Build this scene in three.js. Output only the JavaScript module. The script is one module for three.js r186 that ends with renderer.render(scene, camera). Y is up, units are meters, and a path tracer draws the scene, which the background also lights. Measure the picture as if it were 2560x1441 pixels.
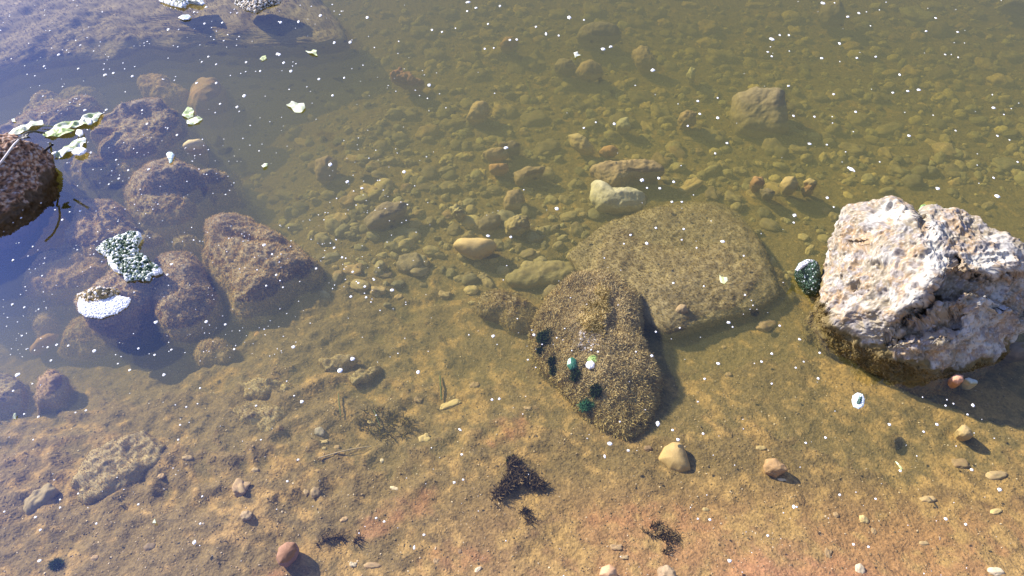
import * as THREE from 'three';
import { createNoise3D } from 'simplex-noise';
import { mergeGeometries } from 'three/addons/utils/BufferGeometryUtils.js';

// ------------------------------------------------------------------ camera, sky, sun, exposure
const scene = new THREE.Scene();
const W = 2560, H = 1441, ASPECT = W / H;
const EYE = new THREE.Vector3(0, 1.5, 0), PITCH = THREE.MathUtils.degToRad(48), FOV = 43;
const camera = new THREE.PerspectiveCamera(FOV, ASPECT, 0.05, 900);
camera.position.copy(EYE);
camera.rotation.set(-PITCH, 0, 0);
const SUN_AZ = THREE.MathUtils.degToRad(-57), SUN_EL = THREE.MathUtils.degToRad(34);
const SUN = new THREE.Vector3(Math.sin(SUN_AZ) * Math.cos(SUN_EL), Math.sin(SUN_EL), -Math.cos(SUN_AZ) * Math.cos(SUN_EL));
const renderer = new THREE.WebGLRenderer({ antialias: true });
renderer.toneMapping = THREE.LinearToneMapping;
renderer.toneMappingExposure = 2.05;
renderer.shadowMap.enabled = true;
{
  const w = 512, h = 256, data = new Float32Array(w * h * 4), d = new THREE.Vector3();
  for (let j = 0; j < h; j++) for (let i = 0; i < w; i++) {
    const el = ((j + 0.5) / h - 0.5) * Math.PI, az = ((i + 0.5) / w - 0.5) * 2 * Math.PI;
    d.set(Math.cos(el) * Math.cos(az), Math.sin(el), Math.cos(el) * Math.sin(az));
    const a = THREE.MathUtils.radToDeg(Math.acos(THREE.MathUtils.clamp(d.dot(SUN), -1, 1)));
    const up = Math.max(d.y, 0), air = 1 / (up + 0.18);
    const glow = 2.5 * Math.exp(-a / 6) + 0.72 * Math.exp(-((a / 31) ** 2)) + 0.10 * Math.exp(-a / 60);
    const k = (j * w + i) * 4;
    data[k] = 0.04 + 0.062 * air + glow * 0.29;
    data[k + 1] = 0.07 + 0.070 * air + glow * 0.46;
    data[k + 2] = 0.17 + 0.088 * air + glow * 1.6;
    data[k + 3] = 1;
  }
  const sky = new THREE.DataTexture(data, w, h, THREE.RGBAFormat, THREE.FloatType);
  sky.mapping = THREE.EquirectangularReflectionMapping;
  sky.magFilter = THREE.LinearFilter; sky.needsUpdate = true;
  scene.background = sky; scene.environment = sky;
}
const sun = new THREE.DirectionalLight(new THREE.Color().setRGB(1, 0.91, 0.76), 4.8);
sun.name = 'sun';
sun.position.copy(SUN).multiplyScalar(20).add(new THREE.Vector3(0, 0, -1.5));
sun.target.position.set(0, 0, -1.5);
sun.castShadow = true; sun.shadow.radius = 1.6; sun.shadow.mapSize.set(4096, 4096);
Object.assign(sun.shadow.camera, { left: -5, right: 5, top: 5, bottom: -5, near: 1, far: 60 });
scene.add(sun, sun.target);

// ------------------------------------------------------------------ helpers
let seed = 20240611;
function rnd() { seed = (seed + 0x6d2b79f5) | 0; let t = Math.imul(seed ^ (seed >>> 15), 1 | seed); t = (t + Math.imul(t ^ (t >>> 7), 61 | t)) ^ t; return ((t ^ (t >>> 14)) >>> 0) / 4294967296; }
const rr = (a, b) => a + (b - a) * rnd();
const simplex = createNoise3D(rnd), clamp = THREE.MathUtils.clamp, lerp = THREE.MathUtils.lerp, sstep = THREE.MathUtils.smoothstep;
const V = (x, y, z) => new THREE.Vector3(x, y, z);
function fbm(x, y, z, oct = 4) { let s = 0, a = 1, t = 0; for (let i = 0; i < oct; i++) { s += a * simplex(x, y, z); t += a; a *= 0.5; x *= 2.03; y *= 2.03; z *= 2.03; } return s / t; }
function ridge(x, y, z, oct = 4) { let s = 0, a = 1, t = 0; for (let i = 0; i < oct; i++) { s += a * (1 - 2 * Math.abs(simplex(x, y, z))); t += a; a *= 0.5; x *= 2.1; y *= 2.1; z *= 2.1; } return s / t; }
const hash3 = (i, j, k, n) => { let h = Math.imul(i, 374761393) ^ Math.imul(j, 668265263) ^ Math.imul(k, 2147483647) ^ Math.imul(n, 1274126177); h = Math.imul(h ^ (h >>> 13), 1274126177); return ((h ^ (h >>> 16)) >>> 0) / 4294967296; };
function worley(x, y, z) { // distance to the nearest cell point, and that point's own random number
  const i = Math.floor(x), j = Math.floor(y), k = Math.floor(z); let best = 9, id = 0;
  for (let a = -1; a < 2; a++) for (let b = -1; b < 2; b++) for (let c = -1; c < 2; c++) {
    const dx = i + a + hash3(i + a, j + b, k + c, 1) - x, dy = j + b + hash3(i + a, j + b, k + c, 2) - y, dz = k + c + hash3(i + a, j + b, k + c, 3) - z, d = dx * dx + dy * dy + dz * dz;
    if (d < best) { best = d; id = hash3(i + a, j + b, k + c, 4); }
  }
  return [Math.sqrt(best), id];
}
const mix3 = (a, b, t) => [lerp(a[0], b[0], t), lerp(a[1], b[1], t), lerp(a[2], b[2], t)];
const TH = Math.tan(THREE.MathUtils.degToRad(FOV / 2)), CP = Math.cos(PITCH), SP = Math.sin(PITCH);
function sight(px, py) { const x = (px / W * 2 - 1) * TH * ASPECT, y = (1 - py / H * 2) * TH; return V(x, -SP + y * CP, -CP - y * SP).normalize(); }
function atHeight(px, py, y) { const d = sight(px, py); return d.multiplyScalar((y - EYE.y) / d.y).add(EYE); }
function seenAt(p) { const q = p.clone().sub(EYE), dep = -q.y * SP - q.z * CP, y = q.y * CP - q.z * SP; return [(q.x / dep / TH / ASPECT + 1) * W / 2, (1 - y / dep / TH) * H / 2, dep]; }
// the bed of the lake: how deep it lies under each place
function bedDepth(x, z) {
  const t = -z;
  let d = t < 0.5 ? 0.022 - (0.5 - t) * 0.12 : t < 0.85 ? lerp(0.022, 0.075, (t - 0.5) / 0.35) : t < 1.4 ? lerp(0.075, 0.135, (t - 0.85) / 0.55) : t < 3 ? lerp(0.135, 0.30, (t - 1.4) / 1.6) : Math.min(0.30 + (t - 3) * 0.05, 1.2);
  d += 0.19 * sstep(-x, 0.5, 1.25) * sstep(t, 0.85, 1.6) * (1 - 0.4 * sstep(t, 2.6, 3.4));
  return Math.max(d, -1.5);
}
function bedY(x, z) {
  const far = Math.abs(x) > 6 || z < -8;
  let y = -bedDepth(x, z) + 0.012 * simplex(x * 2.1, 3, z * 2.1);
  if (far) return y;
  const lump = sstep(-x, -0.2, 0.6) * sstep(-z, 0.5, 0.8) * (1 - sstep(-z, 1.5, 1.9));
  y += (0.004 + 0.010 * lump) * ridge(x * 5.5, 7, z * 6.5, 2) + (0.003 + 0.003 * lump + 0.004 * sstep(-z, 1.5, 2.2)) * fbm(x * 22, 2, z * 22, 3);
  return y;
}
function onBed(px, py, up = 0) { let p = atHeight(px, py, -0.12); for (let i = 0; i < 6; i++) p = atHeight(px, py, bedY(p.x, p.z) + up); return p; }
const mpp = (p) => { const [, , dep] = seenAt(p); return dep * 2 * TH / H; };   // metres that one picture element spans there
const taken = new Map();
function numbered(name) { const n = taken.get(name) ?? 0; taken.set(name, n + 1); return n ? name + '_' + String(n).padStart(3, '0') : name; }
function shadows(o) { o.traverse((m) => { if (m.isMesh) { m.castShadow = true; m.receiveShadow = true; } }); return o; }
function add(o, name, label, category, group, kind) {
  o.name = numbered(name); o.userData.label = label; if (category) o.userData.category = category; if (group) o.userData.group = group; if (kind) o.userData.kind = kind;
  scene.add(shadows(o)); return o;
}
function mat(rgb, rough = 0.9, extra = {}) { const m = new THREE.MeshPhysicalMaterial({ roughness: rough, ...extra }); m.color.setRGB(...rgb); return m; }
const VC = (rough, extra = {}) => new THREE.MeshPhysicalMaterial({ vertexColors: true, roughness: rough, ...extra });
const M = {
  rock: VC(0.95, { specularIntensity: 0.4 }), wetRock: VC(0.5), leaf: VC(0.55), foam: mat([0.86, 0.87, 0.88], 0.7), foamVC: VC(0.6),
  fuzz: mat([1, 1, 1], 1, { specularIntensity: 0.2, side: THREE.DoubleSide }), bubble: mat([0.84, 0.85, 0.82], 0.4),
  twig: mat([0.012, 0.011, 0.012], 0.6), straw: mat([0.42, 0.33, 0.22], 0.8), stem: mat([0.62, 0.58, 0.55], 0.7), grass: mat([0.09, 0.12, 0.04], 0.8),
};
// a ball whose points lie on a cube's grid: even faces, no poles
const balls = new Map();
function ball(n) {
  if (balls.has(n)) return balls.get(n);
  const at = new Map(), pts = [], idx = [];
  const vert = (a, b, c) => { const k = (a * (n + 1) + b) * (n + 1) + c; if (!at.has(k)) { at.set(k, pts.length); const q = [a, b, c].map((t) => Math.tan((t / n * 2 - 1) * Math.PI / 4)); const l = Math.hypot(...q); pts.push([q[0] / l, q[1] / l, q[2] / l]); } return at.get(k); };
  for (let f = 0; f < 6; f++) for (let i = 0; i < n; i++) for (let j = 0; j < n; j++) {
    const c = [[i, j], [i + 1, j], [i + 1, j + 1], [i, j + 1]].map(([a, b]) => f === 0 ? vert(n, a, b) : f === 1 ? vert(0, b, a) : f === 2 ? vert(b, n, a) : f === 3 ? vert(a, 0, b) : f === 4 ? vert(a, b, n) : vert(b, a, 0));
    idx.push(c[0], c[1], c[2], c[0], c[2], c[3]);
  }
  const r = { pts, idx }; balls.set(n, r); return r;
}
function meshOf(pos, idx, col, m, name) {
  const g = new THREE.BufferGeometry();
  g.setAttribute('position', new THREE.Float32BufferAttribute(pos, 3)); g.setIndex(idx);
  if (col) g.setAttribute('color', new THREE.Float32BufferAttribute(col, 3));
  g.computeVertexNormals();
  const o = new THREE.Mesh(g, m); if (name) o.name = name; return o;
}
function centroid(o) { let a = 0, x = 0, y = 0; for (let i = 0; i < o.length; i++) { const [x0, y0] = o[i], [x1, y1] = o[(i + 1) % o.length], c = x0 * y1 - x1 * y0; a += c; x += (x0 + x1) * c; y += (y0 + y1) * c; } return [x / (3 * a), y / (3 * a)]; }
function reach(poly, n = 360, smooth = 3) { // distance from the origin to the outline, by angle
  const r = new Float64Array(n);
  for (let k = 0; k < n; k++) {
    const a = k / n * 2 * Math.PI, c = Math.cos(a), s = Math.sin(a); let best = 0;
    for (let i = 0; i < poly.length; i++) {
      const [x0, y0] = poly[i], [x1, y1] = poly[(i + 1) % poly.length], ex = x1 - x0, ey = y1 - y0, den = c * ey - s * ex;
      if (Math.abs(den) < 1e-12) continue;
      const t = (x0 * ey - y0 * ex) / den, u = (x0 * s - y0 * c) / den;
      if (t > 0 && u >= -1e-9 && u <= 1 + 1e-9) best = Math.max(best, t);
    }
    r[k] = best || 0.001;
  }
  for (let p = 0; p < smooth; p++) { const q = r.slice(); for (let k = 0; k < n; k++) r[k] = (q[(k + n - 1) % n] + 2 * q[k] + q[(k + 1) % n]) / 4; }
  return (a) => { const t = ((a / (2 * Math.PI)) % 1 + 1) % 1 * n, i = Math.floor(t), f = t - i; return r[i % n] * (1 - f) + r[(i + 1) % n] * f; };
}
/* A stone of a given outline: the outline lies in a plane through its middle (tilted between facing up and facing the
   water's edge), and the body swells out of that plane to both sides. Returns a mesh placed at its middle. */
function stone({ o, y = -0.1, lean = 0.5, f = 0.08, b = 0.1, k = 2.4, n = 60, rough = [[0.1, 0.012], [0.03, 0.005]], ridged = 0, feats = [], cuts = [], faces = [], color, m = M.rock, extra, soft = 4 }) {
  const c = centroid(o), C = atHeight(c[0], c[1], y), toEye = sight(c[0], c[1]).negate();
  b = Math.max(b, y - bedY(C.x, C.z) + 0.015);   // it reaches down into the bed
  const N = toEye.lerp(V(0, 1, 0), lean).normalize(), X = V(1, 0, 0).addScaledVector(N, -N.x).normalize(), Y = N.clone().cross(X);
  const plane = ([px, py]) => { const d = sight(px, py), t = C.clone().sub(EYE).dot(N) / d.dot(N), p = d.multiplyScalar(t).add(EYE).sub(C); return [p.dot(X), p.dot(Y)]; };
  const R = reach(o.map(plane), 360, soft), unit = mpp(C);
  const bumps = feats.map(([px, py, rx, ry, ang, amp, hard]) => { const [u, v] = plane([px, py]); return [u, v, rx * unit, ry * unit, -ang * Math.PI / 180, amp, hard]; });
  const lows = cuts.map(([poly, amp, edge]) => [poly.map(plane), amp, edge]);
  const { pts, idx } = ball(n), base = new Float32Array(pts.length * 3), p = V(0, 0, 0);
  pts.forEach(([x, yy, z], i) => {
    const rho = Math.hypot(x, yy), a = Math.atan2(yy, x), r = R(a) * rho, h = Math.sqrt(Math.max(0, 1 - Math.pow(rho, k))), u = r * Math.cos(a), v = r * Math.sin(a);
    let w = z > 0 ? f * h : -b * h;
    if (z > 0) for (const [bu, bv, rx, ry, an, amp, hard] of bumps) {
      const du = u - bu, dv = v - bv, ca = Math.cos(an), sa = Math.sin(an), q = ((du * ca + dv * sa) / rx) ** 2 + ((-du * sa + dv * ca) / ry) ** 2;
      w += amp * (hard ? 1 - sstep(Math.sqrt(q), 1 - hard, 1) : Math.exp(-q)) * Math.min(1, h * 2.5);
    }
    if (z > 0) for (const [poly, amp, edge] of lows) { const e = (inPoly(poly, u, v) ? 1 : -1) * nearEdge(poly, u, v) + 0.022 * fbm(u * 22, 1, v * 22, 3); w += amp * sstep(e, -edge, edge) * Math.min(1, h * 2.5); }
    let fu = u, fv = v, fw = w; for (const [nu, nv, nw, d, hold] of faces) { const over = fu * nu + fv * nv + fw * nw - d; if (over > 0) { fu -= nu * over * hold; fv -= nv * over * hold; fw -= nw * over * hold; } }
    p.set(0, 0, 0).addScaledVector(X, fu).addScaledVector(Y, fv).addScaledVector(N, fw);
    base[i * 3] = p.x; base[i * 3 + 1] = p.y; base[i * 3 + 2] = p.z;
  });
  const g = new THREE.BufferGeometry(); g.setAttribute('position', new THREE.BufferAttribute(base, 3)); g.setIndex(idx); g.computeVertexNormals();
  const nor = g.attributes.normal.array, pos = new Float32Array(base.length), s0 = c[0] * 0.013;
  for (let i = 0; i < base.length; i += 3) {
    const x = base[i] + s0, yy = base[i + 1] + c[1] * 0.007, z = base[i + 2]; let d = 0;
    for (const [size, amp] of rough) d += amp * (ridged ? ridge(x / size, yy / size, z / size, 2) : fbm(x / size, yy / size, z / size, 2));
    if (extra) d += extra(x, yy, z);
    for (let e = 0; e < 3; e++) pos[i + e] = base[i + e] + nor[i + e] * d;
  }
  g.setAttribute('position', new THREE.BufferAttribute(pos, 3)); g.computeVertexNormals();
  const col = new Float32Array(base.length), n2 = g.attributes.normal.array;
  for (let i = 0; i < base.length; i += 3) { const q = color(pos[i] + C.x, pos[i + 1] + C.y, pos[i + 2] + C.z, n2[i + 1]); col[i] = q[0]; col[i + 1] = q[1]; col[i + 2] = q[2]; }
  g.setAttribute('color', new THREE.BufferAttribute(col, 3));
  const o3 = new THREE.Mesh(g, m); o3.position.copy(C); return o3;
}
// flat thing of a given outline lying at a height: swollen like a lens, closed below
function pad(outline, y, { thick = 0.004, lumps = 0.001, freq = 120, rings = 14, spokes = 72, k = 3, color = () => [0.8, 0.8, 0.8], curl = 0, m = M.leaf, smooth = 1 } = {}) {
  const c = centroid(outline), C = atHeight(c[0], c[1], y), R = reach(outline.map(([px, py]) => { const p = atHeight(px, py, y).sub(C); return [p.x, p.z]; }), 360, smooth);
  const pos = [], idx = [], col = [];
  for (const side of [1, -1]) {
    const from = pos.length / 3;
    for (let i = 0; i <= rings; i++) for (let j = 0; j < spokes; j++) {
      const q = i / rings, a = j / spokes * 2 * Math.PI, r = R(a) * q, x = r * Math.cos(a), z = r * Math.sin(a), edge = Math.sqrt(Math.max(0, 1 - q ** k));
      const bend = curl * simplex((C.x + x) * 28, 9, (C.z + z) * 28);
      pos.push(x, bend + side * thick * edge * (side > 0 ? 1 : 0.5) + (side > 0 ? lumps * edge * fbm((C.x + x) * freq, 4, (C.z + z) * freq, 2) : 0), z);
      col.push(...color(C.x + x, C.z + z, q, a));
    }
    for (let i = 0; i < rings; i++) for (let j = 0; j < spokes; j++) { const a = from + i * spokes + j, b = from + i * spokes + (j + 1) % spokes, d = a + spokes, e = b + spokes; side > 0 ? idx.push(a, b, d, b, e, d) : idx.push(a, d, b, b, d, e); }
  }
  const o = meshOf(pos, idx, col, m); o.position.copy(C); return o;
}
function tube(points, r, m, seg = 24) { const g = new THREE.TubeGeometry(new THREE.CatmullRomCurve3(points), seg, r, 6); return new THREE.Mesh(g, m); }
// little tufts of weed and silt that grow on a stone
const tuft = (() => {
  const gs = [];
  for (let b = 0; b < 4; b++) {
    const a = b * 1.7, w = 0.0011, tx = Math.cos(a), tz = Math.sin(a), pos = [], idx = [];
    for (let s = 0; s < 3; s++) { const h = s / 2 * 0.0085 * (0.7 + 0.15 * b), out = (s / 2) ** 2 * 0.006 * (1 + 0.4 * (b % 2)); for (const e of [-1, 1]) pos.push(tx * out - tz * w * e * (1 - s * 0.35), h, tz * out + tx * w * e * (1 - s * 0.35)); if (s < 2) { const q = s * 2; idx.push(q, q + 1, q + 2, q + 1, q + 3, q + 2); } }
    const g = new THREE.BufferGeometry(); g.setAttribute('position', new THREE.Float32BufferAttribute(pos, 3)); g.setIndex(idx); g.computeVertexNormals(); gs.push(g);
  }
  return mergeGeometries(gs);
})();
const grain = (() => { const { pts, idx } = ball(2), g = new THREE.BufferGeometry(); g.setAttribute('position', new THREE.Float32BufferAttribute(pts.flatMap(([x, y, z]) => { const s = 1 + 0.25 * simplex(x * 1.3, y * 1.3, z * 1.3); return [x * s, y * s * 0.7, z * s]; }), 3)); g.setIndex(idx); g.computeVertexNormals(); return g; })();
function scatter(mesh, count, geo, m, name, { scale = [0.3, 0.72], palette, keep = () => true, tilt = 0.9, sink = 0 }) {
  const p = mesh.geometry.attributes.position, n = mesh.geometry.attributes.normal, ix = mesh.geometry.index.array, T = ix.length / 3, cum = new Float64Array(T), a = V(), b = V(), c = V();
  let s = 0;
  for (let t = 0; t < T; t++) { a.fromBufferAttribute(p, ix[t * 3]); b.fromBufferAttribute(p, ix[t * 3 + 1]).sub(a); c.fromBufferAttribute(p, ix[t * 3 + 2]).sub(a); s += b.cross(c).length(); cum[t] = s; }
  const mats = [], cols = [], q = new THREE.Quaternion(), up = V(0, 1, 0), nn = V();
  for (let i = 0; i < count; i++) {
    const r = rnd() * s; let lo = 0, hi = T - 1; while (lo < hi) { const mid = (lo + hi) >> 1; if (cum[mid] < r) lo = mid + 1; else hi = mid; }
    let u = rnd(), v = rnd(); if (u + v > 1) { u = 1 - u; v = 1 - v; }
    a.fromBufferAttribute(p, ix[lo * 3]); b.fromBufferAttribute(p, ix[lo * 3 + 1]); c.fromBufferAttribute(p, ix[lo * 3 + 2]);
    const at = a.clone().multiplyScalar(1 - u - v).addScaledVector(b, u).addScaledVector(c, v); nn.fromBufferAttribute(n, ix[lo * 3]);
    const wx = at.x + mesh.position.x, wy = at.y + mesh.position.y, wz = at.z + mesh.position.z, turn = rnd() * 6.28, sc = rr(...scale), dx = rr(-tilt, tilt), dz = rr(-tilt, tilt), pick = rnd();
    if (!keep(wx, wy, wz, nn.y)) continue;
    nn.x += dx; nn.z += dz; nn.normalize(); at.addScaledVector(nn, -sink * sc);
    q.setFromUnitVectors(up, nn).multiply(new THREE.Quaternion().setFromAxisAngle(up, turn));
    mats.push(new THREE.Matrix4().compose(at, q, V(sc, sc * rr(0.8, 1.2), sc)));
    const k = 0.5 + 0.5 * fbm(wx * 18, wy * 18, wz * 18, 2); cols.push(palette(k, pick, wx, wy, wz));
  }
  const im = new THREE.InstancedMesh(geo, m, mats.length); mats.forEach((x, i) => im.setMatrixAt(i, x)); const cc = new THREE.Color(); cols.forEach((x, i) => im.setColorAt(i, cc.setRGB(...x)));
  im.name = name; im.userData.kind = 'stuff'; return im;
}

// ------------------------------------------------------------------ the bed
function inPoly(poly, x, y) { let c = false; for (let i = 0, j = poly.length - 1; i < poly.length; j = i++) { const [a, b] = poly[i], [d, e] = poly[j]; if ((b > y) !== (e > y) && x < (d - a) * (y - b) / (e - b) + a) c = !c; } return c; }
const onGround = (list) => list.map(([x, y]) => { const p = onBed(x, y); return [p.x, p.z]; });
const clay = [ // bare orange clay, its outlines on the ground
  [[1460, 1290], [1560, 1275], [1700, 1300], [1790, 1310], [1800, 1330], [1700, 1325], [1560, 1312]], [[1840, 1365], [1930, 1380], [2010, 1410], [2160, 1425], [2200, 1470], [1830, 1470]],
  [[880, 1330], [960, 1285], [1060, 1240], [1090, 1255], [1010, 1300], [930, 1340]], [[660, 1425], [720, 1410], [740, 1470], [640, 1470]], [[1080, 1400], [1160, 1380], [1200, 1400], [1120, 1425]], [[1230, 1095], [1270, 1050], [1320, 1045], [1300, 1080]],
].map(onGround);
function nearEdge(poly, x, z) { let d = 9; for (let i = 0; i < poly.length; i++) { const [a, b] = poly[i], [c, e] = poly[(i + 1) % poly.length], t = clamp(((x - a) * (c - a) + (z - b) * (e - b)) / ((c - a) ** 2 + (e - b) ** 2), 0, 1); d = Math.min(d, Math.hypot(x - a - t * (c - a), z - b - t * (e - b))); } return d; }
function bedColor(x, z) {
  const t = -z, a = 0.5 + 0.5 * fbm(x * 3.1, 1, z * 3.1, 3), b = 0.5 + 0.5 * fbm(x * 17, 5, z * 17, 3), s = 0.5 + 0.5 * fbm(x * 60, 8, z * 60, 2);
  let c = mix3([0.37, 0.232, 0.085], [0.45, 0.295, 0.122], a);                       // sand
  const cover = 0.035 + 0.10 * sstep(t, 0.9, 1.8) + 0.08 * sstep(-x, 0, 0.8), silt = sstep(a * 0.4 + b * 0.6 + cover, 0.42, 0.56);
  c = mix3(c, mix3([0.145, 0.104, 0.045], [0.21, 0.152, 0.066], b), 0.85 * silt);             // brown silt and weed lying on it
  c = mix3(c, [0.09, 0.07, 0.042], 0.6 * sstep(s * 0.5 + b * 0.5, 0.60, 0.74));
  c = mix3(c, [0.46, 0.24, 0.105], 0.7 * (1 - sstep(t, 0.62, 0.86)) * sstep(b * 0.5 + a * 0.5, 0.36, 0.54) * sstep(x, -0.35, 0.35));   // reddish clay showing through by the shore
  for (const p of clay) { const e = (inPoly(p, x, z) ? 1 : -1) * nearEdge(p, x, z) + 0.05 * fbm(x * 18, 2, z * 18, 4); if (e > -0.03) c = mix3(c, mix3([0.46, 0.19, 0.085], [0.40, 0.20, 0.11], b), 0.55 * sstep(e, -0.03, 0.03)); }
  return c;
}
function noiseTexture(size, fn, srgb) { const d = new Uint8Array(size * size * 4); for (let j = 0; j < size; j++) for (let i = 0; i < size; i++) { const v = fn(i / size, j / size); for (let c = 0; c < 3; c++) d[(j * size + i) * 4 + c] = clamp((v[c] ?? v[0]) * 255, 0, 255); d[(j * size + i) * 4 + 3] = 255; } const t = new THREE.DataTexture(d, size, size); t.wrapS = t.wrapT = THREE.RepeatWrapping; t.magFilter = THREE.LinearFilter; if (srgb) t.colorSpace = THREE.SRGBColorSpace; t.needsUpdate = true; return t; }
const lattices = new Map(); // even value noise that repeats without a seam
const torus = (u, v, f, s) => {
  const n = Math.round(f), key = n + '/' + s; if (!lattices.has(key)) lattices.set(key, Float32Array.from({ length: n * n }, () => rr(-1, 1)));
  const t = lattices.get(key), x = u * n, y = v * n, i = Math.floor(x), j = Math.floor(y), a = sstep(x - i, 0, 1), b = sstep(y - j, 0, 1), at = (p, q) => t[((q % n) + n) % n * n + ((p % n) + n) % n];
  return lerp(lerp(at(i, j), at(i + 1, j), a), lerp(at(i, j + 1), at(i + 1, j + 1), a), b);
};
{
  const sand = noiseTexture(512, (u, v) => { const n = 0.90 + 0.09 * torus(u, v, 90, 1) + 0.09 * torus(u, v, 180, 5) + (rnd() - 0.5) * 0.16, w = rnd() < 0.02 ? rr(-0.35, 0.25) : 0; return [n + w, n + w, n + w]; }, true);
  const relief = noiseTexture(512, (u, v) => [0.5 + 0.22 * torus(u, v, 70, 3) + 0.2 * torus(u, v, 160, 8) + (rnd() - 0.5) * 0.25]);
  const xs = [], zs = [], spread = (from, to, n) => { for (let i = 0; i < n; i++) xs.push(lerp(from, to, i / n)); };
  spread(-250, -30, 8); spread(-30, -4, 24); spread(-4, -2.3, 70); spread(-2.3, 2.3, 640); spread(2.3, 4, 70); spread(4, 30, 24); spread(30, 250, 8); xs.push(250);
  for (let i = 0; i <= 8; i++) zs.push(lerp(250, 12, i / 8)); for (let i = 1; i <= 30; i++) zs.push(lerp(12, -0.3, i / 30)); for (let i = 1; i <= 480; i++) zs.push(-0.3 - 3.3 * (i / 480) ** 1.18); for (let i = 1; i <= 50; i++) zs.push(lerp(-3.6, -9, i / 50)); for (let i = 1; i <= 24; i++) zs.push(lerp(-9, -250, (i / 24) ** 2));
  const pos = new Float32Array(xs.length * zs.length * 3), col = new Float32Array(pos.length), uv = new Float32Array(xs.length * zs.length * 2), idx = [];
  zs.forEach((z, j) => xs.forEach((x, i) => {
    const k = j * xs.length + i, c = bedColor(x, z); pos.set([x, bedY(x, z), z], k * 3); col.set(c, k * 3); uv.set([x / 0.6, z / 0.6], k * 2);
    if (i && j) { const a = k - xs.length - 1, b = k - xs.length, d = k - 1; idx.push(a, d, b, b, d, k); }
  }));
  const o = meshOf(pos, idx, col, new THREE.MeshStandardMaterial({ vertexColors: true, roughness: 1, map: sand, bumpMap: relief, bumpScale: 0.0035 }));
  o.geometry.setAttribute('uv', new THREE.BufferAttribute(uv, 2));
  add(o, 'ground', 'sandy silt covered lake bed sloping down under the water', null, null, 'structure');
}

// ------------------------------------------------------------------ the water: surface, tinted body, and the silt that hangs in it
{
  const water = new THREE.Group();
  const ripple = noiseTexture(512, (u, v) => [0.5 + 0.2 * torus(u, v, 9, 2) + 0.08 * torus(u, v, 22, 6)]); ripple.repeat.set(300, 300);
  const surface = new THREE.Mesh(new THREE.PlaneGeometry(480, 480).rotateX(-Math.PI / 2), new THREE.MeshPhysicalMaterial({ color: 0xffffff, transmission: 1, thickness: 0, roughness: 0.02, ior: 1.5, bumpMap: ripple, bumpScale: 0.0006 }));
  surface.name = 'water_surface';
  const body = new THREE.Mesh(new THREE.BoxGeometry(470, 3, 470).translate(0, -1.502, 0), new THREE.MeshPhysicalMaterial({ transparent: true, opacity: 0, transmission: 1, thickness: 1, ior: 1, roughness: 0, attenuationDistance: 1, attenuationColor: new THREE.Color().setRGB(0.46, 0.42, 0.075) }));
  body.name = 'water_body';
  water.add(surface, body);
  const silt = new THREE.MeshStandardMaterial({ transparent: true, opacity: 0.085, roughness: 1, side: THREE.DoubleSide }); silt.color.setRGB(0.30, 0.295, 0.125);
  for (let i = 0; i < 6; i++) {
    const y = -0.075 - 0.030 * i - 0.0012 * i * i, g = new THREE.PlaneGeometry(40, 24, 120, 80).rotateX(-Math.PI / 2), p = g.attributes.position;
    for (let k = 0; k < p.count; k++) p.setY(k, y + 0.008 * simplex(p.getX(k) * 1.5, i * 3, p.getZ(k) * 1.5));
    const s = new THREE.Mesh(g, silt); s.name = 'suspended_silt'; s.position.z = -4; s.userData.kind = 'stuff'; water.add(s);
  }
  add(water, 'water', 'calm clear shallow lake water tinted olive by silt', null, null, 'structure');
}

// ------------------------------------------------------------------ colours of stone
const silted = (dark = 1, red = 0) => (x, y, z) => { const a = 0.5 + 0.5 * fbm(x * 14, y * 14, z * 14, 3), b = 0.5 + 0.5 * simplex(x * 120, y * 120, z * 120); let c = mix3([0.11, 0.086, 0.045], [0.225, 0.178, 0.09], a); c = mix3(c, [0.06, 0.045, 0.03], 0.6 * sstep(b, 0.62, 0.85)); c = mix3(c, [0.26, 0.14, 0.085], red * a); return c.map((v) => v * dark); };
const fuzzOn = (rgbA, rgbB, dark = [0.045, 0.034, 0.022]) => (k, p) => p < 0.05 ? dark : mix3(rgbA, rgbB, clamp(k * 0.75 + p * 0.3, 0, 1)).map((v) => v * 1.5);
const brownFuzz = fuzzOn([0.125, 0.09, 0.04], [0.275, 0.205, 0.09]), under = (x, y, z, ny) => y < 0.012 && ny > -0.3;
function siltedStone(o, label, group, opt = {}, tufts = 6000, pal = brownFuzz) {
  const g = new THREE.Group(), s = stone({ color: silted((opt.dark ?? 1) * 1.6, opt.red), ...opt, k: Math.max(opt.k ?? 2.4, opt.flat ?? 3.4), extra: opt.plain ? undefined : (x, y, z) => 0.005 * ridge(x * 7, y * 7, z * 7, 2), lean: Math.max(opt.lean ?? 0.5, 0.86), o }); g.position.copy(s.position); s.name = 'stone';
  s.geometry.computeBoundingBox(); s.position.y += (opt.top ?? -0.014) < s.position.y + s.geometry.boundingBox.max.y ? (opt.top ?? -0.014) - s.position.y - s.geometry.boundingBox.max.y : 0; g.position.copy(s.position);
  if (tufts) { const f = scatter(s, Math.round(tufts * 1.5), tuft, M.fuzz, 'algae_fuzz', { ...(opt.ts ? { scale: opt.ts } : {}), palette: opt.fz ? (k, p) => pal(k, p).map((v) => v * opt.fz) : pal, keep: under }); s.position.set(0, 0, 0); g.add(f); }
  s.position.set(0, 0, 0); g.add(s);
  return add(g, opt.name ?? 'submerged_rock', label, 'rock', group);
}

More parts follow.
